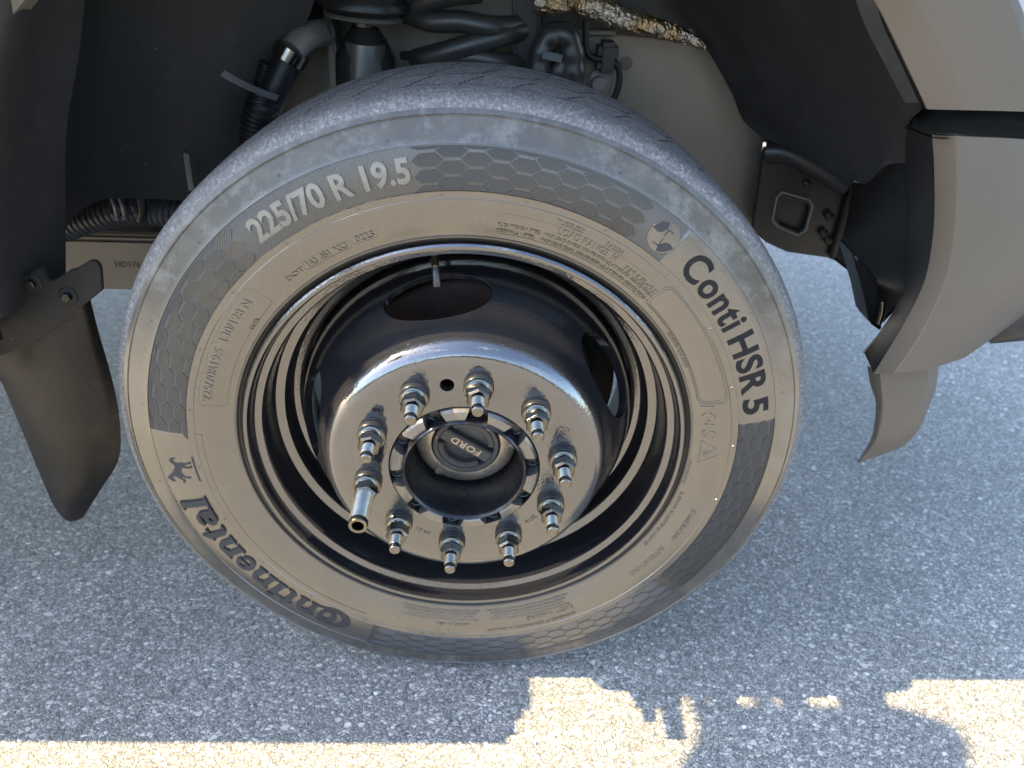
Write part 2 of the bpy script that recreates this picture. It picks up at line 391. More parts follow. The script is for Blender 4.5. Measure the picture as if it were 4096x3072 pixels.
# ------------------------------------------------------------------ wheel: steel rim and disc in one (with hand holes)
rim_prof = [(.2575, .004), (.2585, .000), (.2580, -.0035), (.2560, -.0055), (.2525, -.0045), (.2508, -.001), (.2500, .004), (.2492, .009), (.2478, .0118), (.2440, .0132), (.2405, .0146), (.2390, .0170), (.2382, .022),
            (.2372, .040), (.2365, .055), (.2353, .0590), (.2310, .0606), (.2255, .0624), (.2236, .0655), (.2230, .072), (.2222, .083), (.2195, .0870), (.2130, .0890), (.2092, .0930), (.2080, .100), (.2080, .190), (.245, .200), (.252, .215), (.256, .215),
            (.249, .196), (.212, .186), (.2122, .0965), (.2262, .0915), (.2275, .069), (.2396, .0635), (.2418, .0190), (.2508, .0150), (.2535, .008)]
steel = lathe('wheel', rim_prof, PAINT, truck, seg=256, smooth=28)
WHEEL = steel
disc_prof_out = [(.1420, -.0380), (.1500, -.0362), (.1565, -.0310), (.1615, -.0230), (.1660, -.012), (.1715, .001), (.1785, .013), (.1880, .028), (.1965, .044), (.2020, .060), (.2055, .078), (.2072, .092), (.2078, .105)]
dp = [(.0850, -.036, 0), (.0862, -.0380, 0), (.10, -.0380, 0), (.12, -.0380, 0), (.132, -.038, 0)] + [tuple(x) for x in spline([(a, b, 0) for a, b in disc_prof_out], 44)]
outer = [(a, b) for a, b, _ in dp]
inner = []
for i, (a, b) in enumerate(outer):
    p0 = outer[max(0, i-1)]; p1 = outer[min(len(outer)-1, i+1)]
    t = Vector((p1[0]-p0[0], p1[1]-p0[1])).normalized(); inner.append((a-t.y*.010, b+t.x*.010))
inner[0] = (.0850, -.026)
prof = outer + inner[::-1]
V = []; F = []; n = len(prof); seg = 240
for k in range(seg):
    a = 2*PI*k/seg
    for r, y in prof: V.append(wc(r, a, y))
for k in range(seg):
    for i in range(n): F.append([k*n+i, k*n+(i+1) % n, ((k+1) % seg)*n+(i+1) % n, ((k+1) % seg)*n+i])
bm = bmesh.new(); vs = [bm.verts.new(v) for v in V]
for f in F: bm.faces.new([vs[i] for i in f])
bmesh.ops.recalc_face_normals(bm, faces=bm.faces)
me = bpy.data.meshes.new('d'); bm.to_mesh(me); bm.free(); disc_tmp = link(bpy.data.objects.new('d', me))
cm = bmesh.new()
for k in range(5):
    a = R(28+72*k)
    # elliptical cutter whose axis is normal to the cone at r=.182
    nrm = Vector((math.cos(a)*.86, -.51, math.sin(a)*.86)).normalized()
    tan = Vector((-math.sin(a), 0, math.cos(a))); rad = nrm.cross(tan).normalized()
    c = Vector(wc(.1885, a, .029))
    ring = []
    for s_ in (-.045, .045):
        ring.append([cm.verts.new(c+nrm*s_+tan*(.0610*math.cos(t))+rad*(.0300*math.sin(t))) for t in [2*PI*i/64 for i in range(64)]])
    for i in range(64): cm.faces.new([ring[0][i], ring[0][(i+1) % 64], ring[1][(i+1) % 64], ring[1][i]])
    cm.faces.new(ring[0][::-1]); cm.faces.new(ring[1])
a = R(99.1); ring = []
for s_ in (-.06, .0): ring.append([cm.verts.new(Vector(wc(.1145, a, s_))+Vector((.0078*math.cos(t), 0, .0078*math.sin(t)))) for t in [2*PI*i/32 for i in range(32)]])
for i in range(32): cm.faces.new([ring[0][i], ring[0][(i+1) % 32], ring[1][(i+1) % 32], ring[1][i]])
cm.faces.new(ring[0][::-1]); cm.faces.new(ring[1])
bmesh.ops.recalc_face_normals(cm, faces=cm.faces)
me2 = bpy.data.meshes.new('c'); cm.to_mesh(me2); cm.free(); cut_tmp = link(bpy.data.objects.new('c', me2))
md = disc_tmp.modifiers.new('b', 'BOOLEAN'); md.operation = 'DIFFERENCE'; md.object = cut_tmp; md.solver = 'EXACT'
dg = bpy.context.evaluated_depsgraph_get(); ev = disc_tmp.evaluated_get(dg)
dm = bpy.data.meshes.new_from_object(ev); bpy.data.objects.remove(disc_tmp); bpy.data.objects.remove(cut_tmp)
bm = bmesh.new(); bm.from_mesh(dm)
es = [e for e in bm.edges if len(e.link_faces) == 2 and e.calc_face_angle(0) > R(50)]
try: bmesh.ops.bevel(bm, geom=es, offset=.0016, segments=3, affect='EDGES', clamp_overlap=True)
except Exception: pass
bm_obj('wheel_disc', bm, PAINT, WHEEL, (0, 0, HUB_Z), 28)

# ------------------------------------------------------------------ tyre
TP = [(.2560, .0075), (.2590, .0035), (.2625, .0010), (.2645, -.0030), (.2662, -.0036), (.2668, -.0026), (.2690, -.0034), (.2735, -.0050), (.2800, -.0080), (.2900, -.0112), (.3000, -.0132), (.3075, -.0142),
      (.3079, -.0147), (.3083, -.0143), (.3150, -.0150), (.3153, -.0152), (.3157, -.0146), (.3250, -.0148), (.3300, -.0147), (.3400, -.0140), (.3500, -.0122), (.3582, -.0101), (.3586, -.0106), (.3590, -.0104), (.3700, -.0072),
      (.3800, -.0042), (.3818, -.0037), (.3822, -.0046), (.3830, -.0046), (.3834, -.0030), (.3855, -.0020), (.3880, -.0004)]
def tyre_y(r):
    xs = [(.262, .0012), (.269, -.0034), (.28, -.008), (.29, -.0112), (.30, -.0132), (.3075, -.0142), (.315, -.015), (.325, -.0148), (.33, -.0147), (.34, -.014), (.35, -.0122), (.3582, -.0101), (.37, -.0072), (.38, -.0042), (.386, -.0018), (.39, .001)]
    return float(np.interp(r, [a for a, _ in xs], [b for _, b in xs]))
BAND = (.3157, .3582); REC = .0006
B1 = (R(52.0), R(175.3)); B2 = (R(-113), R(9.4))
def in_band(a):
    a = (a+PI) % (2*PI)-PI
    return B1[0] <= a <= B1[1] or B2[0] <= a <= B2[1]
SEG = 1080
angs = [2*PI*k/SEG for k in range(SEG)]
V = []; F = []; MI = []
n = len(TP)
flat = lambda p: (p[0], p[1], max(p[2], .0006+0*p[1]))
for a in angs:
    ib = in_band(a)
    for r, y in TP:
        if ib and BAND[0]-1e-6 <= r <= BAND[1]+1e-6: y += REC
        x, yy, z = wc(r, a, y)
        if z < .030:                                           # bulge where the tyre carries the load
            yy -= .0005*(1-max(z, 0)/.03)
        V.append((x, yy, max(z, .0015)))
uvs = {}
for k in range(SEG):
    k2 = (k+1) % SEG
    for i in range(n-1):
        F.append([k*n+i, k*n+i+1, k2*n+i+1, k2*n+i])
        rm = (TP[i][0]+TP[i+1][0])/2
        MI.append(1 if (in_band(angs[k]+PI/SEG) and BAND[0] < rm < BAND[1]) else (2 if rm < .2668 else 0))
# inner sidewall, plain
m0 = len(V); IN = [(.3880, .2004), (.380, .206), (.36, .211), (.32, .2155), (.29, .211), (.262, .200), (.252, .196), (.249, .19)]
for a in angs:
    for r, y in IN:
        x, yy, z = wc(r, a, y); V.append((x, yy, max(z, .0015)))
for k in range(SEG):
    k2 = (k+1) % SEG
    for i in range(len(IN)-1): F.append([m0+k*len(IN)+i, m0+k*len(IN)+i+1, m0+k2*len(IN)+i+1, m0+k2*len(IN)+i]); MI.append(0)
tyre = mesh_obj('tyre', V, F, None, WHEEL, (0, 0, HUB_Z), 24, mats=[RUB, HATR, RUBB], midx=MI)
uv = tyre.data.uv_layers.new(name='UVMap')
li = np.zeros(len(tyre.data.loops), dtype=np.int32); tyre.data.loops.foreach_get('vertex_index', li)
va = np.zeros(len(tyre.data.vertices)*3); tyre.data.vertices.foreach_get('co', va); va = va.reshape(-1, 3)
rad = np.hypot(va[:, 0], va[:, 2]); an = np.arctan2(va[:, 2], va[:, 0])
uvv = np.stack([an[li]*.337, rad[li]], -1); uv.data.foreach_set('uv', uvv.astype(np.float32).ravel())

# tread: ribs, zigzag grooves and sipes are real relief; their shade is also painted in
def tread_mesh(a0, a1, na, ny):
    A = np.linspace(a0, a1, na); T = np.linspace(0, 1, ny)
    yy = -.0004+T**1.0*(.2004+.0004)
    AA, YY = np.meshgrid(A, yy, indexing='ij')
    # crown profile
    cy_ = [-.0004, .0015, .004, .007, .011, .018, .03, .05, .10, .15, .17, .182, .190, .196, .2004]
    cr_ = [.3880, .3912, .3943, .3968, .3988, .4006, .4014, .4020, .4022, .4008, .3996, .3980, .3958, .3925, .3880]
    ys = np.linspace(-.0004, .2004, 800); rs = np.interp(ys, cy_, cr_); ker = np.hanning(21); ker /= ker.sum()
    rs = np.convolve(np.pad(rs, 10, mode='edge'), ker, 'valid'); rs[0] = .388; rs[-1] = .388
    RR = np.interp(YY, ys, rs)
    s = AA*.402
    zig = np.interp((s/.0255) % 2, [0, .15, .85, 1, 1.15, 1.85, 2], [0, 1, 1, 0, -1, -1, 0])
    dep = np.zeros_like(RR)
    for gy, amp, hw, dd in ((.036, .0006, .0009, .0040), (.088, .0022, .0015, .0090), (.138, .0022, .0015, .0090)):
        d = np.abs(YY-gy-amp*zig); dep = np.maximum(dep, dd*np.clip((hw-d)/.0005, 0, 1))
    # slanting sipes across the ribs
    for y0, y1, sh in ((.039, .080, 0), (.094, .130, .02), (.144, .165, .035)):
        ph = (s+.55*(YY-y0)+.0012*np.sin(YY*900)+sh) % .051
        dep = np.where((np.abs(ph-.025) < .0010) & (YY > y0) & (YY < y1), np.maximum(dep, .0085), dep)
    ph3 = (s) % .030
    nk = (np.abs(ph3-.012) < .0009) & (YY < .0045)
    dep = np.where(nk, np.maximum(dep, .0004), dep)
    RR = RR-dep
    X = RR*np.cos(AA); Z = HUB_Z+RR*np.sin(AA); Z = np.maximum(Z, .0012)
    V = np.stack([X, YY, Z], -1).reshape(-1, 3)
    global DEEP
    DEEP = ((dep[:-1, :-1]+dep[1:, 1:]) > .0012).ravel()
    return V, na, ny
def grid_obj(name, V, na, ny, mat, parent, pivot):
    i = np.arange(na-1)[:, None]*ny+np.arange(ny-1)[None, :]
    F = np.stack([i, i+1, i+ny+1, i+ny], -1).reshape(-1, 4)
    me = bpy.data.meshes.new(name); V = V-np.array(pivot)
    me.vertices.add(len(V)); me.vertices.foreach_set('co', V.ravel())
    me.loops.add(F.size); me.loops.foreach_set('vertex_index', F.ravel().astype(np.int32))
    me.polygons.add(len(F)); me.polygons.foreach_set('loop_start', np.arange(0, F.size, 4, dtype=np.int32)); me.polygons.foreach_set('loop_total', np.full(len(F), 4, dtype=np.int32))
    me.update(calc_edges=True); me.materials.append(mat); me.materials.append(GROOVE_SHADE); me.polygons.foreach_set('material_index', DEEP.astype(np.int32)); return place(name, me, parent, pivot, 40)
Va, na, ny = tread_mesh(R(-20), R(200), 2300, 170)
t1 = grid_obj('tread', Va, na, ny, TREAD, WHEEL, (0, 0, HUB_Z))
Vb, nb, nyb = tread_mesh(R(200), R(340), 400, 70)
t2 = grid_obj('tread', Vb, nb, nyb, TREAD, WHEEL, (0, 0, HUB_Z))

# ------------------------------------------------------------------ lettering on the sidewall
def polar_map(bm, ac, rc, lift, uvname=True, surf=tyre_y):
    """flat (x along the arc, y outwards, z height) -> sidewall; ac centre angle (rad), text runs clockwise"""
    ys = [v.co.y for v in bm.verts]
    y0, y1 = min(ys), max(ys); k = max(1, int((y1-y0)/.006))
    for i in range(1, k):
        bmesh.ops.bisect_plane(bm, geom=bm.verts[:]+bm.edges[:]+bm.faces[:], plane_co=(0, y0+(y1-y0)*i/k, 0), plane_no=(0, 1, 0))
    xs = [v.co.x for v in bm.verts]; x0, x1 = min(xs), max(xs); k = max(1, int((x1-x0)/.008))
    if k < 60:
        for i in range(1, k): bmesh.ops.bisect_plane(bm, geom=bm.verts[:]+bm.edges[:]+bm.faces[:], plane_co=(x0+(x1-x0)*i/k, 0, 0), plane_no=(1, 0, 0))
    uvl = bm.loops.layers.uv.new('UVMap')
    for f in bm.faces:
        for l in f.loops: l[uvl].uv = (l.vert.co.x, l.vert.co.y)
    for v in bm.verts:
        r = rc+v.co.y; a = ac-v.co.x/rc; h = v.co.z
        v.co = Vector(wc(r, a, surf(r)-h-lift))
def flat_text(s, size, ext, bold=0., sx=1., spacing=1.):
    cu = bpy.data.curves.new('t', 'FONT'); cu.body = s; cu.size = size; cu.align_x = 'CENTER'; cu.extrude = ext/2; cu.offset = bold; cu.resolution_u = 4; cu.space_character = spacing
    o = link(bpy.data.objects.new('t', cu)); dg = bpy.context.evaluated_depsgraph_get(); dg.update()
    me = bpy.data.meshes.new_from_object(o.evaluated_get(dg)); bpy.data.objects.remove(o)
    bm = bmesh.new(); bm.from_mesh(me); bpy.data.meshes.remove(me)
    for v in bm.verts: v.co.x *= sx
    return bm
def finish_letters(name, bm, mat, parent=None):
    me = bpy.data.meshes.new(name)
    piv = Vector((0, 0, HUB_Z))
    for v in bm.verts: v.co -= piv
    bm.to_mesh(me); bm.free(); me.materials.append(mat)
    return place(name, me, parent or WHEEL, piv, 25)
def arc_text(s, a_mid, r_base, cap, mat=None, bold=0., sx=1., lift=.0, ext=.0005, spacing=1., name='sidewall_lettering', flip=False, span=None):
    bm = flat_text(s, cap/.70, ext, bold, 1, spacing)
    if span:                                                   # stretch to the angular length (radians)
        xs = [v.co.x for v in bm.verts]; k = span*r_base/(max(xs)-min(xs)); mid = (max(xs)+min(xs))/2
        for v in bm.verts: v.co.x = (v.co.x-mid)*k
    polar_map(bm, a_mid, r_base, lift+ext/2)
    return finish_letters(name, bm, mat or RUB)
arc_text('225/70 R 19.5', R(113.2), .3265, .0225, LETS, bold=.0010, span=R(29.0), lift=-.0006, ext=.0009)
arc_text('Conti', R(40.1), .3222, .0285, VELH, bold=.0011, span=R(16.4), ext=.0003, spacing=1.10)
arc_text('HSR', R(23.3), .3222, .0275, VELH, bold=.0012, span=R(13.4), ext=.0003, spacing=1.05)
arc_text('5', R(13.5), .3222, .0275, VELH, bold=.0012, span=R(3.7), ext=.0003)
small = [('DOT', 127.5, .2790, .0052, 4.4), ('1A3  051  XK3', 119.2, .2780, .0070, 9.5), ('0225', 110.4, .2795, .0068, 4.2), ('225/70R19.5  130/128 N', 152.5, .2900, .0092, 27.5), ('16 PR', 143.3, .2735, .0042, 3.2),
         ('PLIES: TREAD: 4 STEEL   MAX LOAD SINGLE 1900 KG (4190 LB) AT 830 KPA (120 PSI) COLD', 65.5, .2815, .0036, 36), ('SIDEWALL: 1 STEEL     MAX LOAD DUAL 1800 KG (3970 LB) AT 830 KPA (120 PSI) COLD', 65.5, .2745, .0036, 36),
         ('TUBELESS', 70.0, .2985, .0050, 5.6), ('RADIAL', 60.2, .2975, .0050, 4.0), ('LOAD RANGE  H', 65.2, .2880, .0075, 13), ('RIM: 6.75x19.5', 51.8, .2865, .0055, 8.5),
         ('BRAND TIRE HERE', 31.5, .2700, .0042, 10.5), ('M+S', 10.4, .2760, .0150, 9.2), ('CONTINENTAL', -5.7, .2660, .0042, 8), ('L-131114 S-426715 (S-426715)', -22.3, .2700, .0036, 20),
         ('ContiLifeCycle', -21.0, .2905, .0060, 10.5), ('RETREADABLE', -35.6, .2870, .0058, 12), ('SAFETY WARNING', -66.8, .2880, .0055, 13), ('ENGINEERED BY CONTINENTAL IN GERMANY', -72.5, .3000, .0038, 24),
         ('MADE IN USA', -93.5, .2900, .0042, 9)]
for s, am, rb, cap, sp in small:
    arc_text(s, R(am), rb, cap, RUB, span=R(sp), bold=.00010, ext=.0010, lift=.0)
for a0, a1 in ((-108, -86), (-84, -60)):                        # blocks of fine warning print
    for k in range(4):
        arc_text('SERIOUS INJURY MAY RESULT FROM TIRE FAILURE DUE TO UNDERINFLATION OVERLOADING', R((a0+a1)/2), .2710+.0042*k, .0026, RUB, span=R(a1-a0-2*k % 5), ext=.0005)

def strokes_bm(pieces, ext):
    """overlapping pieces of a hand-drawn glyph; each piece a hair higher than the last"""
    bm = bmesh.new()
    for i, poly in enumerate(pieces):
        h = ext+i*.000015
        top = [bm.verts.new((x, y, h)) for x, y in poly]; bot = [bm.verts.new((x, y, 0)) for x, y in poly]
        try: bm.faces.new(top)
        except ValueError: continue
        for k in range(len(poly)): bm.faces.new([top[k], bot[k], bot[(k+1) % len(poly)], top[(k+1) % len(poly)]])
    bmesh.ops.recalc_face_normals(bm, faces=bm.faces)
    return bm
def rect(x0, y0, x1, y1): return [(x0, y0), (x1, y0), (x1, y1), (x0, y1)]
def arcp(cx, cy, rx, ry, a0, a1, t0, t1, n=10, tx=None):
    """arc strip split into quads, width grows t0->t1->t0"""
    out = []
    for i in range(n):
        q = []
        for k in (i, i+1):
            u = k/n; a = R(a0+(a1-a0)*u); t = t0+(t1-t0)*math.sin(PI*u)
            q.append(((cx+(rx+t/2)*math.cos(a), cy+(ry+t/2)*math.sin(a)), (cx+(rx-t/2)*math.cos(a), cy+(ry-t/2)*math.sin(a))))
        out.append([q[0][0], q[1][0], q[1][1], q[0][1]])
    return out
def g_n(x):
    return [rect(x+.08, 0, x+.27, .70), rect(x, 0, x+.34, .07), rect(x, .63, x+.2, .70), rect(x+.47, 0, x+.66, .46), rect(x+.40, 0, x+.73, .07)] + arcp(x+.40, .44, .165, .19, 0, 165, .16, .16, 8)
def g_t(x): return [[(x+.06, .12), (x+.25, .12), (x+.25, .95), (x+.2, .95), (x+.06, .74)], rect(x-.03, .63, x+.40, .70)] + arcp(x+.25, .14, .10, .10, 180, 330, .17, .06, 8)
def g_i(x): return [rect(x+.08, 0, x+.27, .70), rect(x, 0, x+.34, .07), rect(x, .63, x+.2, .70), [(x+.175+.11*math.cos(t), .88+.11*math.sin(t)) for t in [2*PI*k/16 for k in range(16)]]]
def g_l(x): return [rect(x+.08, 0, x+.27, 1.0), rect(x, 0, x+.34, .07), rect(x, .93, x+.2, 1.0)]
def g_e(x): return arcp(x+.30, .35, .21, .28, 40, 335, .08, .18, 16) + arcp(x+.30, .35, .19, .27, -5, 60, .10, .14, 5) + [rect(x+.16, .32, x+.55, .40)]
def g_a(x): return [rect(x+.36, 0, x+.55, .50), rect(x+.50, 0, x+.63, .07)] + arcp(x+.26, .22, .15, .15, 0, 360, .13, .15, 16) + arcp(x+.29, .50, .17, .14, 5, 165, .07, .16, 8)
def g_C(x): return arcp(x+.62, .35, .52, .46, 52, 318, .05, .26, 22) + arcp(x+.70, .35, .20, .28, 0, 360, .13, .19, 20)
pieces = []; x = 0
for ch, adv in (('C', 1.02), ('n', .76), ('t', .44), ('i', .37), ('n', .76), ('e', .60), ('n', .76), ('t', .44), ('a', .66), ('l', .36)):
    pieces += {'C': g_C, 'n': g_n, 't': g_t, 'i': g_i, 'e': g_e, 'a': g_a, 'l': g_l}[ch](x); x += adv
Wd = x; A0, A1 = -118.8, -168.2; rb = .3190; capH = .0345
kx = R(A0-A1)*rb/Wd
pieces = [[((px-Wd/2)*kx, py*capH) for px, py in pl] for pl in pieces]
bm = strokes_bm(pieces, .0004); polar_map(bm, R((A0+A1)/2), rb, .00005)
finish_letters('sidewall_lettering', bm, VELV)
# rearing horse emblem over its ground line
horse = [(.02, .80), (.06, .88), (.14, .96), (.19, 1.04), (.22, .98), (.30, .93), (.40, .80), (.50, .70), (.62, .63), (.72, .58), (.80, .60), (.90, .70), (1.00, .72), (1.10, .62), (1.12, .44), (1.05, .54), (.97, .58), (.90, .54), (.86, .46),
         (.90, .34), (.86, .22), (.90, .06), (.96, .0), (.84, .0), (.79, .16), (.77, .28), (.70, .20), (.70, .06), (.76, .0), (.63, .0), (.62, .20), (.66, .32), (.60, .38), (.46, .42),
         (.34, .40), (.24, .30), (.26, .20), (.18, .14), (.17, .22), (.17, .32), (.26, .44), (.20, .46), (.08, .38), (-.02, .42), (-.06, .50), (.02, .48), (.10, .48), (.20, .58), (.26, .66), (.26, .76), (.22, .82), (.14, .80), (.08, .74)]
s_ = .033
hp = [[((x-.5)*s_*.95, y*s_*1.05+.0012) for x, y in horse]]
bm = strokes_bm(hp, .0004); bmesh.ops.triangulate(bm, faces=[f for f in bm.faces if len(f.verts) > 4]); polar_map(bm, R(-175.2), .3185, .00005); finish_letters('horse_emblem', bm, VELV)
bm = strokes_bm([rect(-.018, 0, .018, .0022)], .0004); polar_map(bm, R(-175.6), .3150, .00005); finish_letters('emblem_line', bm, VELV)
# oval road emblem near the end of the ribbed band
def ell(cx, cy, rx, ry, n=28): return [(cx+rx*math.cos(2*PI*k/n), cy+ry*math.sin(2*PI*k/n)) for k in range(n)]
def place_flat(pieces, am, r, mat, name, ext=.0004, lift=.00005):
    bm = strokes_bm(pieces, ext); polar_map(bm, R(am), r, lift); return finish_letters(name, bm, mat)
place_flat([ell(0, 0, .0165, .0160)], 54.6, .3365, RUB, 'road_emblem', .0008, -.0006)
place_flat([[(-.0165, .002), (-.011, .0115), (-.004, .0150), (-.002, .009), (-.005, .003), (-.009, .001)], [(.0165, -.003), (.010, -.0115), (.003, -.0150), (.001, -.009), (.005, -.003), (.010, -.001)]], 54.6, .3365, VELV, 'road_emblem', .0003, .0003)
place_flat([rect(-.001, .008, .006, .009), [(-.001, .009), (.0002, .009), (.0002, .001), (-.001, .001)], [(.0002, -.001), (.0012, -.001), (.0012, -.009), (.0002, -.009)], rect(-.006, -.010, .001, -.009)], 54.6, .3365, VELV, 'road_emblem', .0003, .00032)
# outlined mountain and snowflake mark, rounded blank boxes, bead marks, moulding dots: raised thin cords
def cord(pts, w=.0006, h=.0005, name='sidewall_cord', mat=None):
    """thin raised line through (angle deg, radius) points"""
    q = []
    for (a0, r0), (a1, r1) in zip(pts, pts[1:]):
        L = math.hypot(R(a1-a0)*.3, r1-r0); k = max(1, int(L/.006))
        q += [(a0+(a1-a0)*i/k, r0+(r1-r0)*i/k) for i in range(k)]
    q.append(pts[-1]); V = []; F = []
    P3 = [Vector(wc(r, R(a), tyre_y(r))) for a, r in q]
    for i, p in enumerate(P3):
        t = (P3[min(i+1, len(P3)-1)]-P3[max(i-1, 0)]).normalized(); nrm = Vector((0, -1, 0)); b = t.cross(nrm).normalized()
        for dx, dh in ((-w, -.0002), (-w*.5, h), (w*.5, h), (w, -.0002)): V.append(p+b*dx+nrm*dh)
    for i in range(len(P3)-1):
        for k in range(3): F.append([i*4+k, i*4+k+1, (i+1)*4+k+1, (i+1)*4+k])
    return V, F
def cords(name, lst, mat=RUB, w=.0006, h=.0005):
    V = []; F = []
    for pts in lst:
        v, f = cord(pts, w, h); o = len(V); V += v; F += [[i+o for i in q] for q in f]
    o = mesh_obj(name, V, F, mat, WHEEL, (0, 0, HUB_Z), 30); o['kind'] = 'stuff'; return o
def rbox(a0, a1, r0, r1, c=.006):
    da = math.degrees(c/((r0+r1)/2))
    pts = []
    for cx, cr, st in ((a1-da, r1-c, 90), (a0+da, r1-c, 180), (a0+da, r0+c, 270), (a1-da, r0+c, 0)):
        pass
    P_ = [(a0+da, r1)]
    def cor(ca, cr, s0):
        for k in range(0, 7):
            t = R(s0+15*k); P_.append((ca+da*math.cos(t), cr+c*math.sin(t)))
    P_.clear(); cor(a1-da, r1-c, 0); cor(a0+da, r1-c, 90); cor(a0+da, r0+c, 180); cor(a1-da, r0+c, 270); P_.append(P_[0]); return P_
cords('sidewall_cord', [rbox(15.6, 47.2, .2735, .3055, .008), rbox(16.2, 46.6, .2755, .3040, .007)], RUB, .0005, .0007)
cords('sidewall_cord', [rbox(136, 167.5, .2745, .3035, .006), rbox(48.2, 83.5, .2725, .2960, .003), rbox(107.6, 113.2, .2780, .2875, .004), rbox(113.6, 125, .2765, .2865, .004)], RUB, .00035, .0003)
cords('mountain_mark', [[(4.8, .2765), (-1.8, .2765), (-.2, .2850), (1.4, .2960), (2.2, .2870), (3.2, .2930), (4.8, .2765)], [(2.4, .2790), (.6, .2860)], [(.6, .2790), (2.4, .2860)], [(1.5, .2780), (1.5, .2870)], [(.3, .2825), (2.7, .2825)]], RUB, .0004, .0005)
th = []
for a0, a1, r in ((-117.5, 179.8-360*0, .3010),):
    pass
cords('sidewall_cord', [[(a, .3010) for a in range(-176, -116, 4)] + [(-116.5, .3010), (-116.5, .3130)], [(175.2, .3092), (175.2, .3010), (184, .3010)]], RUB, .0004, .0005)
cords('bead_mark', [[(a, .2668), (a, .2625)] for a in range(3, 363, 30)], RUBB, .0007, .0012)
dots_V = []; dots_F = []
def dot(a, r, rr=.0016):
    o = len(dots_V); c = Vector(wc(r, R(a), tyre_y(r)))
    for rad_, h in ((rr, 0), (rr*.85, .0005), (rr*.55, .0005), (rr*.45, .0001)):
        for k in range(10): dots_V.append(c+Vector((rad_*math.cos(2*PI*k/10), -h, rad_*math.sin(2*PI*k/10))))
    for j in range(3):
        for k in range(10): dots_F.append([o+j*10+k, o+j*10+(k+1) % 10, o+(j+1)*10+(k+1) % 10, o+(j+1)*10+k])
for k in range(24): dot(k*15+4, .3120)
for k in range(14): dot(-20+k*17.3, .3645 if k % 2 else .367)
for k in range(12): dot(k*30+3, .2680, .0022)
mesh_obj('vent_dot', dots_V, dots_F, RUB, WHEEL, (0, 0, HUB_Z), 30)['kind'] = 'stuff'

# honeycomb cells moulded in the ribbed band
def hexes(a0, a1, mat, name, skip=(0, 0), gapk=1.0):
    bm = bmesh.new(); uvl = bm.loops.layers.uv.new('UVMap')
    ds = .0225; dr = .0150; i = 0
    a = a0
    r_mid = .337
    ncol = int(R(a1-a0)*r_mid/ds)
    for i in range(ncol+1):
        ac = a0+math.degrees((i+.35)*ds/r_mid)
        if skip[0] < ac < skip[1]: continue
        fade = 1.0
        for j in range(-1, 4):
            rc = .3225+j*dr+(dr/2 if i % 2 else 0)
            hl, hf, hh = .0145*gapk*fade, .0075*gapk*fade, .0060*gapk*fade
            pts = [(-hl, 0), (-hf, hh), (hf, hh), (hl, 0), (hf, -hh), (-hf, -hh)]
            poly = []
            for (sx, sy) in pts: poly.append((sx, min(max(rc+sy, BAND[0]+.0006), BAND[1]-.0012)))
            if max(q[1] for q in poly)-min(q[1] for q in poly) < .003: continue
            jt = random.random()
            P_top = []
            for sx, rr in poly: P_top.append((R(ac)+sx/r_mid, rr))
            # mid line so that the cell follows the sidewall
            vt = [bm.verts.new(wc(rr, aa, tyre_y(rr)+REC-.00045)) for aa, rr in P_top]
            vb = [bm.verts.new(wc(rr, aa, tyre_y(rr)+REC+.0003)) for aa, rr in P_top]
            f = bm.faces.new(vt)
            for l, (aa, rr) in zip(f.loops, P_top): l[uvl].uv = (aa*r_mid, rr)
            for k in range(6):
                q = bm.faces.new([vt[k], vb[k], vb[(k+1) % 6], vt[(k+1) % 6]])
                for l in q.loops: l[uvl].uv = (0, 0)
    bmesh.ops.recalc_face_normals(bm, faces=bm.faces)
    me = bpy.data.meshes.new(name)
    for v in bm.verts: v.co.z -= HUB_Z
    bm.to_mesh(me); bm.free(); me.materials.append(mat)
    o = place(name, me, WHEEL, (0, 0, HUB_Z), 20); o['kind'] = 'stuff'; return o
hexes(131, 173.5, HATD, 'honeycomb_cells')
hexes(60, 96, HATE, 'honeycomb_cells')
hexes(-36, 8, HATE, 'honeycomb_cells')
hexes(-111, -40, LETC, 'honeycomb_cells')

# ------------------------------------------------------------------ studs and nuts
PH = 2.0618
NUT = .80
def lathe_mesh(name, prof, seg, mat, smooth=35):
    """small turned part along -y from the origin"""
    bm = bmesh.new(); rows = []
    for r, y in prof: rows.append([bm.verts.new((r*math.cos(2*PI*k/seg), y, r*math.sin(2*PI*k/seg))) for k in range(seg)])
    for a_, b_ in zip(rows, rows[1:]):
        for k in range(seg): bm.faces.new([a_[k], a_[(k+1) % seg], b_[(k+1) % seg], b_[k]])
    bm.faces.new(rows[0]); bm.faces.new(rows[-1])
    bmesh.ops.recalc_face_normals(bm, faces=bm.faces)
    me = bpy.data.meshes.new(name); bm.to_mesh(me); bm.free(); me.materials.append(mat)
    me.polygons.foreach_set('use_smooth', [True]*len(me.polygons)); me.set_sharp_from_angle(angle=R(smooth)); return me
kr = lambda L, k=NUT: [(r*k, y) for r, y in L]
washer_me = lathe_mesh('washer', kr([(.0200, .0), (.0204, -.0012), (.0204, -.0050), (.0196, -.0062), (.0180, -.0068)]), 40, BLKRUB)
flange_me = lathe_mesh('nut_flange', kr([(.0186, -.0066), (.0195, -.0072), (.0197, -.0090), (.0192, -.0101), (.0165, -.0109), (.0150, -.0125)]), 40, ZINC)
hb = bmesh.new(); rows = []
for rr, y, rot in ((.0133, -.0115, 0), (.0133, -.0250, 0), (.0122, -.0266, 0), (.0088, -.0270, 0)):
    rows.append([hb.verts.new((rr*math.cos(PI/3*k), y, rr*math.sin(PI/3*k))) for k in range(6)])
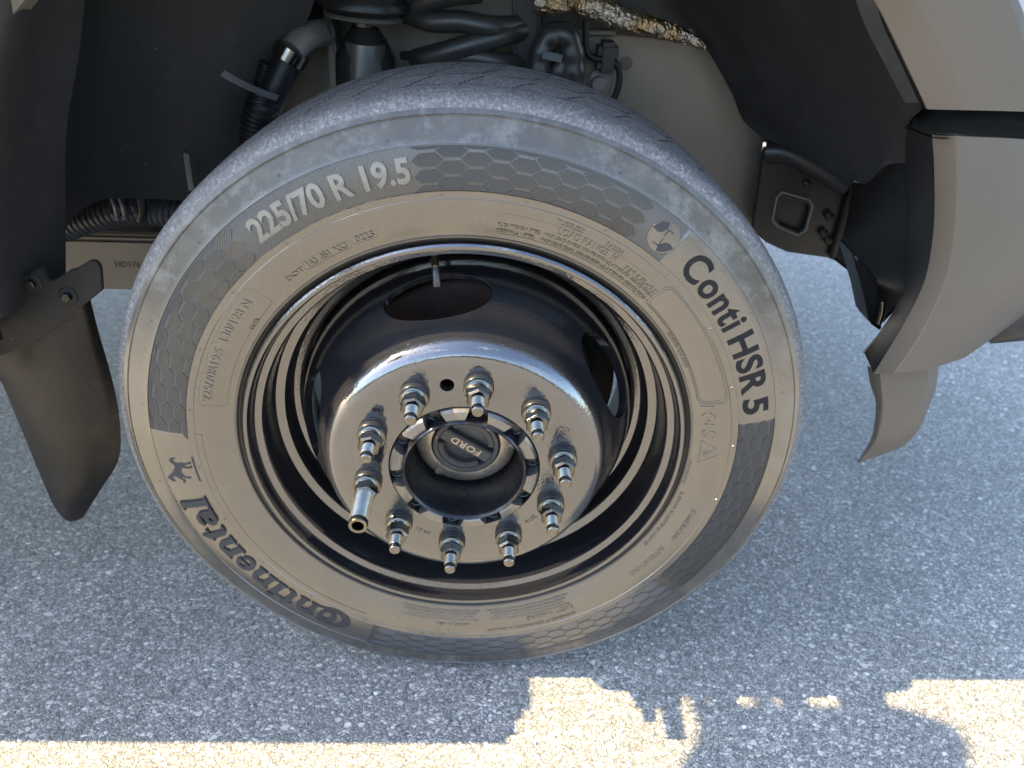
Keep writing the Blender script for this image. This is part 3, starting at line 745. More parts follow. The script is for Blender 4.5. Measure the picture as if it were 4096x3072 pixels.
for a_, b_ in zip(rows, rows[1:]):
    for k in range(6): hb.faces.new([a_[k], a_[(k+1) % 6], b_[(k+1) % 6], b_[k]])
hb.faces.new(rows[0]); hb.faces.new(rows[-1]); bmesh.ops.recalc_face_normals(hb, faces=hb.faces)
bmesh.ops.bevel(hb, geom=list(hb.edges), offset=.0006, segments=2, affect='EDGES')
nut_me = bpy.data.meshes.new('lug_nut'); hb.to_mesh(nut_me); hb.free(); nut_me.materials.append(ZINC)
nut_me.polygons.foreach_set('use_smooth', [True]*len(nut_me.polygons)); nut_me.set_sharp_from_angle(angle=R(25))
def thread(r, y0, y1, pitch, depth):
    out = []; y = y0; i = 0
    while y > y1: out += [(r, y), (r-depth, y-pitch/2)]; y -= pitch
    return out
stud_me = lathe_mesh('stud', [(.0070, -.020)]+thread(.0074, -.026, -.0405, .0015, .0010)+[(.0062, -.0412), (.0060, -.0432), (.0066, -.0438), (.0064, -.0470), (.0054, -.0482), (.0030, -.0485), (.0022, -.0480)], 28, STEEL, 60)
slv = [(.0096, -.0220)]+thread(.0109, -.0270, -.067, .0030, .0020)+[(.0104, -.0680), (.0106, -.0730), (.0098, -.0748), (.0066, -.0746), (.0062, -.0735), (.0062, -.050), (.002, -.049)]
sleeve_me = lathe_mesh('threaded_sleeve', slv, 32, STEEL, 60)
def inst(name, me, loc, roty, parent=WHEEL):
    o = link(bpy.data.objects.new(name, me)); o.parent = parent; o.location = Vector(loc)-wl(parent); o.rotation_euler = (0, roty, 0); WL[o.name] = Vector(loc); return o
hexrot = [.30, .10, -.05, .05, .0, -.1, .1, .42, .35, .28]
for i in range(10):
    a = PH-i*PI/5; c = wc(.1125, a, -.0378)
    inst('washer', washer_me, c, 0); inst('nut_flange', flange_me, c, 0); inst('lug_nut', nut_me, c, hexrot[i]+PI/6)
    if i == 8:
        o = inst('threaded_sleeve', sleeve_me, c, 0); o['label'] = 'long hollow threaded sleeve screwed over one stud'
    else: inst('stud', stud_me, c, i*1.3)

# ------------------------------------------------------------------ hub
hub_prof = [(.0842, -.020), (.0842, -.0290), (.0825, -.0300), (.0735, -.0300), (.0722, -.0325), (.0712, -.0410), (.0700, -.0450), (.0685, -.0462), (.0668, -.0450), (.0652, -.0400), (.0642, -.030), (.0632, -.010), (.0622, .012), (.0612, .035), (.09, .035)]
lathe('hub', [tuple(p[:2]) for p in spline([(a, b, 0) for a, b in hub_prof[:2]], 2)] + hub_prof[2:], CAST, WHEEL, seg=160, closed=True, smooth=40)
lug_bm = None
for k in range(10):
    a = PH+R(18)-R(3)-k*PI/5
    bm = bmesh.new(); hw0 = R(11.2); hw1 = R(8.2)
    def ringpt(r, da, y): return Vector(wc(r, a+da, y))
    N = 6; rows = []
    for (r, hw, y) in ((.0843, hw0, -.028), (.0843, hw0*.97, -.0400), (.0820, hw0*.93, -.0432), (.0735, hw1, -.0445), (.0705, hw1*.95, -.0430), (.0705, hw1*.95, -.028)):
        rows.append([bm.verts.new(ringpt(r, -hw+2*hw*i/N, y)) for i in range(N+1)])
    for A_, B_ in zip(rows, rows[1:]+rows[:1]):
        for i in range(N): bm.faces.new([A_[i], A_[i+1], B_[i+1], B_[i]])
    bm.faces.new([r_[0] for r_ in rows]); bm.faces.new([r_[-1] for r_ in rows])
    bmesh.ops.bevel(bm, geom=[e for e in bm.edges if len(e.link_faces) == 2 and e.calc_face_angle(0) > R(35)], offset=.0008, segments=2, affect='EDGES')
    bm_obj('hub_lug', bm, CASTM, WHEEL, None, 35)
    # threaded hole floor between the lugs
    ah = a+PI/10; c = Vector(wc(.0782, ah, -.0300))
    bm = bmesh.new(); rows = []
    for rr, y in ((.0072, .002), (.0076, -.0002), (.0076, -.0016), (.0068, -.0022), (.0060, -.0016), (.0058, .002)):
        rows.append([bm.verts.new(c+Vector((rr*math.cos(2*PI*i/24), y, rr*math.sin(2*PI*i/24)))) for i in range(24)])
    for A_, B_ in zip(rows, rows[1:]):
        for i in range(24): bm.faces.new([A_[i], A_[(i+1) % 24], B_[(i+1) % 24], B_[i]])
    bm.faces.new(rows[-1]); bm.faces.new(rows[0])
    bm_obj('hub_hole', bm, BLKRUB, WHEEL, None, 35)
cap_prof = [(r_*1.09, y_+.011) for r_, y_ in [(.0568, .028), (.0560, .010), (.0550, .005), (.0520, .0015), (.0470, -.0010), (.0392, -.0030), (.0382, -.0028), (.0376, -.0015), (.0370, .0000), (.0366, .0100), (.0001, .0100)]]
lathe('hub_cap', cap_prof, CAPM, WHEEL, seg=120, closed=False, smooth=35)
lathe('dial_ring', [(.0392, .018), (.0392, .0070), (.0384, .0060), (.0345, .0058), (.0337, .0068), (.0333, .018)], DIAL, WHEEL, seg=100, closed=True)
lathe('dial_floor', [(.0350, .0182), (.0346, .0180), (.0001, .0178)], DIAL, WHEEL, seg=80, closed=False)
TA = R(147)                                        # reading direction of the dial
dx = Vector((math.cos(TA), 0, math.sin(TA))); dy = Vector((-math.sin(TA), 0, math.cos(TA)))
def seg_plate(name, poly, y0, y1, mat, bev=.001):
    bm = bmesh.new(); c = Vector((0, 0, HUB_Z))
    f = bm.faces.new([bm.verts.new(c+dx*x_+dy*z_+Vector((0, y1, 0))) for x_, z_ in poly])
    r_ = bmesh.ops.extrude_face_region(bm, geom=[f])
    for v in [g_ for g_ in r_['geom'] if isinstance(g_, bmesh.types.BMVert)]: v.co.y += y0-y1
    top = [e for e in bm.edges if abs(e.verts[0].co.y-y1) < 1e-6 and abs(e.verts[1].co.y-y1) < 1e-6]
    bmesh.ops.bevel(bm, geom=top, offset=bev, segments=3, affect='EDGES')
    return bm_obj(name, bm, mat, WHEEL, None, 30)
h = .0072
cr = [(.0338*math.cos(t), .0338*math.sin(t)) for t in [R(-13+26*k/6) for k in range(7)]]
bar = cr+[(-x_, -z_) for x_, z_ in cr]
seg_plate('dial_grip', bar, .0175, .0062, DIAL, .0014)
for s_ in (1, -1):                                  # solid part of the dial between finger pocket and ring
    out = []
    for k in range(13):
        t = R(28+124*k/12) if s_ > 0 else R(208+124*k/12); out.append((.0338*math.cos(t), .0338*math.sin(t)))
    inn = [(x_*.80, z_*.80) for x_, z_ in out][::-1]
    seg_plate('dial_rim', out+inn, .0175, .0072, DIAL, .0014)
bm = flat_text('FORD', .0118, .0010, .0003, 1.25, 1.1)
for v in bm.verts:
    q = v.co.copy(); v.co = Vector((0, .0058, HUB_Z))+dx*q.x+dy*(q.y-.0041)+Vector((0, -q.z, 0))
finish_letters('dial_lettering', bm, CAPM)
for txt, am in (('-AUTO-', 52), ('<', 160)):
    bm = flat_text(txt, .0042, .0005, .0001, 1.1)
    for v in bm.verts:
        q = v.co.copy(); a = R(am)+q.x/.0365; rr = .0365-q.y+.0013
        v.co = Vector(wc(rr, a, .0055-q.z))
    finish_letters('dial_lettering', bm, CAPM)
scr_me = lathe_mesh('cap_screw', [(.0050, .004), (.0052, -.0016), (.0046, -.0026), (.0026, -.0028), (.0024, -.0010), (.0005, -.0008)], 20, CASTM)
for a in (-3, -129, 117):
    inst('cap_screw', scr_me, wc(.0530, R(a), .0120), 0)
for a in (66, 112):                                 # cast ribs on the cap
    bm = bmesh.new(); box_bm(bm, (-.005, -.0012, -.0008), (.005, .0012, .0008), Matrix.Translation(Vector(wc(.0485, R(a), .0094))) @ Matrix.Rotation(-R(a), 4, 'Y'), .0004, 1)
    bm_obj('cap_rib', bm, CAPM, WHEEL)
# stamped numbers on the disc
for txt, am, rr, rot in (('04 21', -117.9, .1069, 1), ('2016', -42.8, .1084, 1)):
    bm = flat_text(txt, .0085, .0004, -.00002)
    for v in bm.verts:
        q = v.co.copy(); a = R(am)-q.x/rr; v.co = Vector(wc(rr-.003+q.y, a, -.0380-.0001-q.z))
    finish_letters('stamped_number', bm, BLKRUB)
# valve
b0 = Vector(wc(.2385, R(98.2), .030)); b1 = Vector(wc(.2050, R(98.6), .0175))
ax = (b1-b0).normalized()
def along(name, st, mat, seg=20, smooth=50):
    tube(name, [b0+ax*s for s, _ in st], [r*.9 for _, r in st], mat, WHEEL, seg=seg, smooth=smooth)
VALM = m_metal('valve_brass_dark', (.10, .09, .075), .25)
along('valve_nut', [(.000, .0085), (.0035, .0085), (.0042, .0075)], VALM, 6, 20)
st = [(.003, .0054)]
for k in range(8): st += [(.0045+k*.0013, .0054), (.0045+k*.0013+.00065, .0046)]
along('valve_stem', st+[(.0150, .0040), (.0180, .0040)], VALM)
along('valve_cap', [(.0170, .0042), (.0175, .0046), (.0270, .0046), (.0272, .0050), (.0280, .0050), (.0282, .0047), (.0360, .0050), (.0372, .0044), (.0374, .0010)], BLKRUB)
# brake parts behind the hand holes
lathe('brake_rotor', [(.090, .118), (.160, .118), (.163, .121), (.163, .150), (.090, .150)], RUST, WHEEL, seg=96)
lathe('brake_shield', [(.150, .165), (.196, .160), (.197, .170), (.15, .175)], CHASB, WHEEL, seg=96)
bm = bmesh.new(); box_bm(bm, (-.175, .10, HUB_Z-.09), (-.05, .17, HUB_Z+.09), None, .01); bm_obj('brake_caliper', bm, CHASB, truck)

# ================================================================== BODY round the wheel
# flare: visible forward end, lofted; outer lip at y=.012 and face at y~0
sheet('fender_flare', [
    [(1700, -330, 0.050), (1810, -130, 0.050), (1885, 0, 0.050), (1925, 80, 0.050), (1962, 160, 0.050), (1998, 235, 0.050)],
    [(1700, -330, 0.026), (1810, -130, 0.026), (1887, 0, 0.026), (1928, 80, 0.026), (1966, 160, 0.026), (2002, 235, 0.026)],
    [(1700, -330, 0.024), (1812, -130, 0.024), (1889, 0, 0.024), (1930, 80, 0.024), (1968, 160, 0.024), (2004, 236, 0.024)],
    [(1790, -350, 0.008), (1900, -140, 0.008), (1972, 0, 0.008), (2020, 80, 0.008), (2055, 160, 0.008), (2080, 238, 0.008)],
    [(1800, -352, 0.007), (1910, -142, 0.007), (1982, 0, 0.007), (2030, 80, 0.007), (2065, 160, 0.007), (2090, 238, 0.007)],
    [(2010, -380, 0.006), (2110, -160, 0.006), (2180, 0, 0.006), (2208, 80, 0.006), (2238, 160, 0.006), (2262, 242, 0.006)],
    [(2020, -380, 0.014), (2120, -160, 0.014), (2190, 0, 0.014), (2218, 80, 0.014), (2248, 160, 0.014), (2272, 242, 0.014)],
    [(2024, -380, 0.040), (2130, -160, 0.040), (2200, 0, 0.040), (2230, 80, 0.040), (2258, 160, 0.040), (2282, 242, 0.040)],
], FLARE, truck, .003, 30, smooth=22)
# painted fender above and ahead of the flare
plate('fender', [(.28, 1.02), (.50, .865), (.56, .80), (1.02, .80), (1.02, 1.12), (.28, 1.12)], .042, GREYP, truck, .02, .004, px=False)
# rest of the arch over and behind the wheel
arch = []
for y0, dr in ((.050, 0), (.026, .001), (.008, .032), (.006, .11), (.04, .125)):
    arch.append([(-(.60+dr)*math.cos(t), y0, HUB_Z+(.60+dr)*math.sin(t)) for t in [R(a) for a in (2, 15, 30, 45, 60, 75, 90, 105, 118)]])
sheet('fender_flare', arch, FLARE, truck, .003, 40, smooth=22, px=False)
# bumper end: inner return, chamfer, face
bi = [(1952, 272, 0.095), (1955, 340, 0.095), (1962, 480, 0.090), (1962, 600, 0.080), (1940, 660, 0.075), (1905, 715, 0.070), (1866, 762, 0.065)]
be = [(2013, 291, 0.028), (2017, 350, 0.028), (2018, 470, 0.028), (2005, 575, 0.028), (1983, 640, 0.028), (1940, 720, 0.030), (1888, 806, 0.032)]
be2 = [(2016, 291, 0.026), (2020, 350, 0.026), (2021, 470, 0.026), (2008, 575, 0.026), (1986, 640, 0.026), (1943, 722, 0.028), (1892, 807, 0.030)]
bc = [(2063, 294, 0.008), (2066, 350, 0.008), (2064, 470, 0.008), (2050, 575, 0.008), (2026, 645, 0.008), (1982, 730, 0.008), (1930, 806, 0.010)]
bc2 = [(2068, 294, 0.007), (2071, 350, 0.007), (2069, 470, 0.007), (2055, 575, 0.007), (2031, 645, 0.007), (1988, 730, 0.007), (1936, 806, 0.009)]
bf = [(2160, 298, 0.008), (2162, 350, 0.008), (2158, 470, 0.008), (2140, 575, 0.009), (2115, 645, 0.010), (2070, 730, 0.014), (2010, 798, 0.018)]
bg_ = [(2290, 305, 0.020), (2290, 350, 0.020), (2275, 470, 0.020), (2240, 575, 0.024), (2195, 645, 0.030), (2140, 710, 0.040), (2085, 772, 0.050)]
bh = [(2440, 330, 0.090), (2440, 380, 0.090), (2400, 490, 0.090), (2330, 575, 0.090), (2260, 640, 0.100), (2190, 695, 0.110), (2120, 748, 0.120)]
bj = [(2560, 350, 0.240), (2560, 400, 0.240), (2500, 500, 0.240), (2400, 575, 0.240), (2300, 630, 0.240), (2230, 680, 0.240), (2150, 725, 0.240)]
sheet('bumper', [be, be2, bc, bc2, bf, bg_, bh, bj], FLARE, truck, .004, 40, smooth=24)
sheet('bumper_return', [[(a, b, c+.12) for a, b, c in bi], [(a-4, b, c+.04) for a, b, c in bi], [(a+1, b, c) for a, b, c in bi], [(a-1, b, c+.003) for a, b, c in be]], BLKPL, truck, .003, 30, smooth=40)
# glossy shelf on top of the bumper and the dark gap under the flare
sheet('bumper_shelf', [[(1950, 268, 0.095), (2010, 290, 0.028), (2065, 293, 0.010), (2160, 296, 0.010), (2300, 300, 0.020)],
                       [(1955, 262, 0.110), (2010, 266, 0.070), (2065, 268, 0.060), (2160, 268, 0.060), (2300, 268, 0.070)],
                       [(1960, 255, 0.130), (2012, 248, 0.110), (2065, 250, 0.110), (2160, 250, 0.110), (2300, 252, 0.110)],
                       [(1960, 230, 0.150), (2012, 226, 0.140), (2065, 226, 0.140), (2160, 226, 0.140), (2300, 226, 0.140)]], m_plastic('shelf_plastic', (.012, .011, .008), .7, 1.03, .1, 300, .1, (.2, .17, .12), .02), truck, .003, 30, smooth=50)
box('bumper_beam', (.66, .14, .52), (1.00, 1.95, .78), BLKPL, truck, .03)
box('bumper_skin', (.96, .10, .46), (1.06, 1.92, .80), BLKPL, truck, .05, 4)
tube('bumper_corner_cap', [P(2125, 728, .15), P(2175, 690, .15), P(2260, 645, .16), P(2420, 560, .22)], [.012, .034, .042, .045], m_plastic('corner_cap_plastic', (.014, .015, .018), .35, 1.5, .2, 500, .1), truck, 20)
# air dam flap under the bumper
sheet('air_dam_flap', [[(1873, 790, 0.075), (1880, 830, 0.072), (1891, 865, 0.070), (1890, 905, 0.070), (1880, 950, 0.070), (1850, 1000, 0.070)],
                       [(1897, 800, 0.035), (1900, 840, 0.034), (1903, 875, 0.034), (1900, 915, 0.034), (1888, 955, 0.040), (1852, 1000, 0.065)],
                       [(1901, 800, 0.032), (1904, 840, 0.031), (1907, 875, 0.031), (1904, 915, 0.032), (1892, 955, 0.038), (1856, 999, 0.063)],
                       [(1960, 790, 0.030), (1958, 838, 0.030), (1956, 875, 0.030), (1950, 912, 0.032), (1935, 950, 0.040), (1905, 983, 0.065)],
                       [(2008, 780, 0.034), (2003, 838, 0.034), (1996, 872, 0.034), (1986, 908, 0.038), (1972, 940, 0.046), (1950, 966, 0.070)],
                       [(2030, 775, 0.060), (2022, 838, 0.060), (2010, 870, 0.060), (1996, 908, 0.060), (1980, 936, 0.065), (1957, 960, 0.080)]], FLARE, truck, .004, 30, smooth=30)

# wheel-arch liner, forward part
fl = sheet('wheel_liner', [
    [(1885, -60, .032), (1905, 40, .032), (1950, 140, .032), (1990, 225, .032), (1965, 262, .08), (1957, 300, .09), (1957, 352, .10)],
    [(1820, -60, .10), (1850, 40, .10), (1890, 140, .10), (1925, 215, .10), (1925, 270, .115), (1920, 320, .12), (1912, 358, .12)],
    [(1740, -60, .17), (1775, 40, .17), (1815, 140, .17), (1850, 215, .17), (1872, 290, .16), (1880, 350, .15), (1868, 397, .14)],
    [(1620, -60, .24), (1665, 40, .24), (1710, 140, .24), (1750, 215, .24), (1780, 270, .23), (1800, 320, .215), (1820, 372, .20)],
    [(1540, -60, .29), (1590, 40, .29), (1630, 140, .29), (1665, 215, .29), (1700, 260, .285), (1725, 295, .275), (1745, 335, .265)],
    [(1480, -60, .33), (1540, 40, .33), (1588, 140, .33), (1610, 215, .33), (1640, 250, .33), (1675, 285, .32), (1700, 318, .31)],
    [(1440, -60, .36), (1478, 35, .36), (1535, 120, .36), (1580, 200, .36), (1597, 245, .36), (1612, 268, .355), (1645, 296, .34)],
], LINER, truck, .004, 36, across=30, smooth=60)
lip = sheet('liner_lip', [[(1883, -60, .031), (1903, 40, .031), (1948, 140, .031), (1985, 222, .031)], [(1835, -60, .045), (1862, 40, .045), (1912, 140, .045), (1955, 222, .045)]],
      m_plastic('worn_liner_edge', (.022, .022, .023), .6, 1.4, .5, 500, .5, (.06, .06, .06), .02), truck, .003, 24)
# worn strip on the bumper's inner return
clip_me = lathe_mesh('liner_clip', [(.009, .004), (.010, -.001), (.008, -.003), (.003, -.004)], 16, BLKPL)
def clip(px, py, Y, s=1., name='liner_clip', mat=None):
    o = inst(name, clip_me, P(px, py, Y), 0, truck); o.scale = (s, s, s); return o

# liner, rear part: outer band, return, then the deep wall behind the wheel
sheet('wheel_liner', [
    [(-260, -60, .03), (-200, 120, .03), (-190, 340, .03), (-190, 560, .03), (-180, 760, .03)],
    [(30, -60, .02), (-12, 120, .02), (-40, 340, .02), (-40, 560, .02), (-20, 700, .02)],
    [(115, -60, .09), (90, 120, .09), (62, 340, .09), (68, 500, .09), (80, 640, .09)],
    [(190, -60, .13), (170, 120, .13), (143, 290, .13), (142, 500, .13), (143, 640, .13)],
], LINER, truck, .004, 30, across=22, smooth=60)
sheet('wheel_liner', [
    [(175, -60, .15), (165, 120, .15), (140, 280, .15), (138, 400, .15), (136, 500, .15)],
    [(200, -60, .22), (190, 120, .22), (172, 280, .22), (168, 400, .22), (172, 458, .22)],
    [(270, -60, .27), (250, 120, .27), (235, 280, .27), (230, 380, .27), (232, 430, .27)],
    [(400, -60, .31), (370, 120, .31), (345, 280, .31), (338, 380, .31), (340, 430, .31)],
    [(560, -60, .33), (520, 120, .33), (470, 280, .33), (455, 380, .33), (450, 436, .33)],
    [(700, -60, .35), (648, 80, .35), (570, 200, .35), (548, 300, .35), (540, 436, .35)],
], LINER, truck, .005, 36, across=30, smooth=60)

# mud flap with its bracket
fb = [(0-60, 660), (0, 634), (56, 591), (90, 577), (99, 596), (109, 608), (128, 600), (150, 584), (168, 579), (191, 564), (203, 562), (213, 568), (219, 581), (222, 627), (200, 645), (171, 666), (120, 711), (51, 752), (0, 769), (-60, 790)]
mb = plate('flap_bracket', fb, .070, BLKPL, truck, .005, .0012)
sheet('mud_flap', [
    [(-60, 700, .10), (-20, 800, .10), (5, 830, .10), (45, 925, .10), (82, 1015, .10), (118, 1096, .10), (140, 1122, .10)],
    [(30, 690, .09), (60, 780, .085), (75, 860, .085), (100, 950, .085), (125, 1030, .088), (142, 1092, .09), (152, 1127, .10)],
    [(110, 680, .085), (140, 770, .08), (155, 860, .08), (165, 950, .08), (170, 1030, .085), (170, 1080, .09), (163, 1125, .10)],
    [(170, 660, .09), (193, 740, .09), (210, 830, .09), (222, 920, .09), (216, 1005, .092), (194, 1075, .096), (168, 1124, .10)],
    [(195, 645, .10), (214, 720, .10), (240, 810, .10), (258, 900, .10), (257, 990, .10), (216, 1060, .10), (180, 1118, .10)],
], m_plastic('mud_flap_rubber', (.007, .006, .005), .36, 1.4, .25, 500, .28, (.09, .055, .03), .03), truck, .0055, 36, across=24, smooth=60)
bolt_bm = bmesh.new()
bolt_me = lathe_mesh('flap_bolt', [(.0105, .002), (.0108, -.0008), (.0098, -.0016), (.0062, -.0018)], 20, BLKPL)
hexh = lathe_mesh('bolt_head', [(.0058, .0), (.0058, -.0045), (.0046, -.0056)], 6, m_metal('dull_bolt_metal', (.07, .066, .06), .35), 20)
for px, py in ((69, 612), (147, 640), (2, 664)):
    q = P(px, py, .070); o = inst('flap_bolt', bolt_me, q, 0, mb); inst('bolt_head', hexh, q+Vector((0, -.0015, 0)), .3, mb)

# ------------------------------------------------------------------ chassis seen past the wheel
box('frame_rail', (-3.2, .452, .380), (-.12, .53, .472), FRAME, truck, .006)
box('frame_rail', (-3.2, .458, .474), (-.12, .52, .482), CHASB, truck, .002)
box('frame_rail', (-3.2, 1.46, .38), (.6, 1.54, .58), CHASB, truck, .006)
bm = flat_text('HD176', .014, .0006)
for v in bm.verts:
    q = v.co.copy(); v.co = P(277, 577, .4515)+Vector((q.x, -q.z, q.y))
me = bpy.data.meshes.new('stamped_number'); piv = P(277, 577, .4515)
for v in bm.verts: v.co -= piv
bm.to_mesh(me); bm.free(); me.materials.append(CHASB); place('stamped_number', me, truck, piv, 0)
# inner panel (apron) right of the spring
plate('inner_panel', [(1165, -40), (1560, -40), (1640, 180), (1652, 300), (1640, 420), (1625, 500), (1500, 520), (1165, 520)], .44, PANEL, truck, .03, .006)
plate('inner_panel', [(600, 60), (730, 60), (760, 260), (540, 330), (545, 210), (600, 120)], .46, PANEL, truck, .02, .004)
plate('inner_panel', [(700, -60), (1180, -60), (1180, 260), (720, 260)], .52, m_plastic('dark_tower_paint', (.20, .175, .14), .5, 1.6, .3, 200, .4, (.14, .12, .095)), truck, .03, .004)
plate('tower_post', [(690, -40), (722, -40), (712, 30), (740, 190), (752, 260), (718, 260), (708, 120)], .42, FRAME, truck, .10, .004)
plate('tower_post', [(1108, -60), (1168, -60), (1168, 260), (1108, 260)], .41, CHASB, truck, .10, .006)
plate('tower_post', [(715, -60), (755, -60), (760, 260), (735, 260)], .455, CHASB, truck, .06, .004)
plate('tower_post', [(1165, -60), (1520, -60), (1500, 60), (1420, 85), (1165, 62)], .435, CHASB, truck, .02, .004)
tube('heat_shield_edge', [P(1236, 70, .425), P(1330, 72, .425)], .004, FRAME, truck)
# frame horn bracket with the square opening
bm = bmesh.new()
out_p = [(1652, 320), (1700, 318), (1760, 320), (1825, 372), (1842, 398), (1828, 470), (1806, 560), (1785, 552), (1700, 540), (1655, 520), (1625, 495)]
in_p = [(1691, 421), (1744, 436), (1748, 446), (1736, 492), (1722, 500), (1682, 483), (1674, 472), (1682, 430)]
Yb = .385
cu = bpy.data.curves.new('b', 'CURVE'); cu.dimensions = '2D'; cu.fill_mode = 'BOTH'; cu.extrude = .004; cu.bevel_depth = .0015
for poly in (out_p, in_p):
    sp = cu.splines.new('POLY'); sp.points.add(len(poly)-1); sp.use_cyclic_u = True
    for pt, (x_, y_) in zip(sp.points, poly):
        q = P(x_, y_, Yb); pt.co = (q.x, q.z, 0, 1)
ob = link(bpy.data.objects.new('b', cu)); dg = bpy.context.evaluated_depsgraph_get(); dg.update()
me = bpy.data.meshes.new_from_object(ob.evaluated_get(dg)); bpy.data.objects.remove(ob); bm.free(); bm = bmesh.new(); bm.from_mesh(me)
for v in bm.verts: v.co = Vector((v.co.x, Yb-v.co.z, v.co.y))
hb_ = bm_obj('frame_bracket', bm, CHASB, truck, None, 30)
plate('frame_bracket', [(1640, 400), (1665, 385), (1700, 345), (1760, 338), (1775, 420), (1770, 555), (1700, 545), (1655, 522), (1628, 500)], .398, FRAME, truck, .02, .003)
plate('frame_bracket', [(1668, 412), (1756, 428), (1752, 505), (1660, 490)], .390, CHASB, truck, .006, .001)
rimb = [(1690, 415), (1748, 431), (1755, 444), (1741, 497), (1724, 508), (1680, 489), (1668, 474), (1678, 426), (1690, 415)]
tube('bracket_lip', [P(a, b, .378) for a, b in rimb], .0018, FRAME, truck, 8)
tube('bracket_seam', [P(1845, 395, .375), P(1832, 440, .372), P(1815, 500, .372), P(1798, 555, .372)], .006, CHASB, truck, 10, 16)
tube('bracket_arm', [P(1655, 330, .37), P(1700, 330, .36), P(1760, 358, .35), P(1830, 400, .34)], .016, CHASB, truck, 14, 16)
for px, py in ((1792, 468), (1780, 505), (1790, 520)): clip(px, py, .372, .7, 'bracket_bolt')
clip(1699+45, 398, .375, .6, 'bracket_bolt')
# deep dark bumper mount behind the bumper return
sheet('bumper_mount', [[(1842, 395, .30), (1830, 470, .30), (1808, 545, .30), (1800, 560, .30)],
                       [(1870, 395, .24), (1870, 480, .24), (1862, 580, .25), (1850, 600, .25)],
                       [(1905, 350, .18), (1915, 460, .18), (1925, 600, .18), (1885, 640, .19)],
                       [(1960, 350, .12), (1965, 470, .12), (1965, 610, .12), (1902, 695, .12)]], BLKPL, truck, .004, 24, across=16, smooth=50)
plate('bumper_mount', [(1840, 540), (1875, 575), (1900, 610), (1900, 660), (1908, 720), (1880, 700), (1868, 640)], .16, CHASB, truck, .05, .004)
tube('wire_strap', [P(1908, 650, .10), P(1906, 675, .10), P(1899, 700, .10)], .003, STEEL, truck, 8, 8)

# shock absorber
def vcyl(name, px, py0, py1, Y, rads, mat, seg=28):
    a = P(px, py0, Y); b = P(px, py1, Y); n_ = len(rads)
    tube(name, [a.lerp(b, i/(n_-1)) for i in range(n_)], list(rads), mat, truck, seg)
vcyl('shock_mount', 786, -30, 38, .40, (.052, .052, .056, .060, .060, .045, .030), CHASB)
vcyl('shock_mount', 786, 32, 40, .40, (.050, .052, .050), FRAME)
vcyl('shock_rod', 786, 30, 62, .40, (.0075, .0075), STEEL)
vcyl('shock_nut', 786, 48, 60, .40, (.011, .011), FRAME, 6)
vcyl('shock_absorber', 790, 58, 260, .40, (.018, .030, .040, .041, .041, .041, .041, .041), CHASB)
vcyl('shock_sleeve', 790, 92, 250, .385, (.026, .029, .029, .029), m_plastic('shock_paint', (.05, .048, .044), .35, 1.7, .2, 200, .3), 24)
# coil spring
cs0 = P(1000, 60, .44); pts = []
for k in range(150):
    t = k/149; a = 2*PI*(t*3.2)+.4
    pts.append(Vector((cs0.x+.080*math.cos(a), .47+.075*math.sin(a), .70+.30*t)))
tube('coil_spring', [P(878, 28, .42), P(905, 8, .40), P(960, -10, .385), P(1040, -20, .385)], .0145, SPRING, truck, 16, 20)
tube('coil_spring', [P(880, 29, .42), P(930, 45, .395), P(1000, 47, .385), P(1060, 58, .385), P(1120, 55, .42), P(1150, 40, .46)], .0140, SPRING, truck, 16, 30)
tube('coil_spring', [P(1150, 60, .44), P(1100, 72, .40), P(1040, 90, .385), P(985, 106, .385), P(925, 122, .40), P(900, 128, .42)], .0140, SPRING, truck, 16, 30)
tube('coil_spring', [P(902, 128, .42), P(960, 128, .40), P(1020, 124, .39), P(1070, 132, .39), P(1120, 140, .42), P(1150, 160, .46)], .0130, SPRING, truck, 16, 30)
tube('spring_seat', [P(868, 120, .43), P(905, 121, .42), P(960, 122, .42)], .006, CHASB, truck, 8)

# hoses, ties, lines
tube('loom_hose', [P(130, 492, .36), P(200, 470, .36), P(280, 452, .36), P(400, 462, .36), P(480, 470, .36)], .0195, m_plastic('hose_plastic', (.035, .034, .033), .35, 1.6, .1, 300, .2), truck, 16, 40, ridge=.0028, ridge_pitch=.0085)
tube('loom_hose', [P(150, 478, .40), P(260, 450, .40), P(350, 470, .40), P(420, 462, .40)], .014, BLKPL, truck, 12, 40, ridge=.002, ridge_pitch=.006)
for px in (250, 267): tube('cable_tie', [P(px-8, 428, .335), P(px, 450, .332), P(px+4, 474, .335)], .0035, TIE, truck, 6, 10)
box('tie_lock', tuple(P(247, 478, .330)), tuple(P(258, 468, .334)+Vector((0, .004, 0))), TIE, truck, .001)
box('tie_lock', tuple(P(262, 476, .330)), tuple(P(273, 466, .334)+Vector((0, .004, 0))), TIE, truck, .001)
tube('cable_tie', [P(305, 430, .336), P(308, 455, .334), P(303, 478, .336)], .006, CHASB, truck, 8, 10)
tube('loom_hose', [P(570, 195, .315), P(566, 230, .31), P(556, 262, .31), P(552, 310, .31)], .0185, BLKPL, truck, 16, 24, ridge=.0026, ridge_pitch=.0062)
tube('loom_hose', [P(580, 135, .335), P(572, 170, .335), P(566, 200, .335)], .0105, BLKPL, truck, 12, 16, ridge=.0018, ridge_pitch=.005)
tube('vent_hose', [P(625, 125, .33), P(608, 160, .325), P(590, 200, .32), P(572, 240, .32)], .0185, BLKPL, truck, 18, 20)
tube('hose_clamp', [P(634, 106, .33), P(621, 130, .328)], .0225, STEEL, truck, 20)
box('clamp_screw', tuple(P(606, 128, .315)), tuple(P(620, 118, .315)+Vector((0, .012, 0))), STEEL, truck, .002)
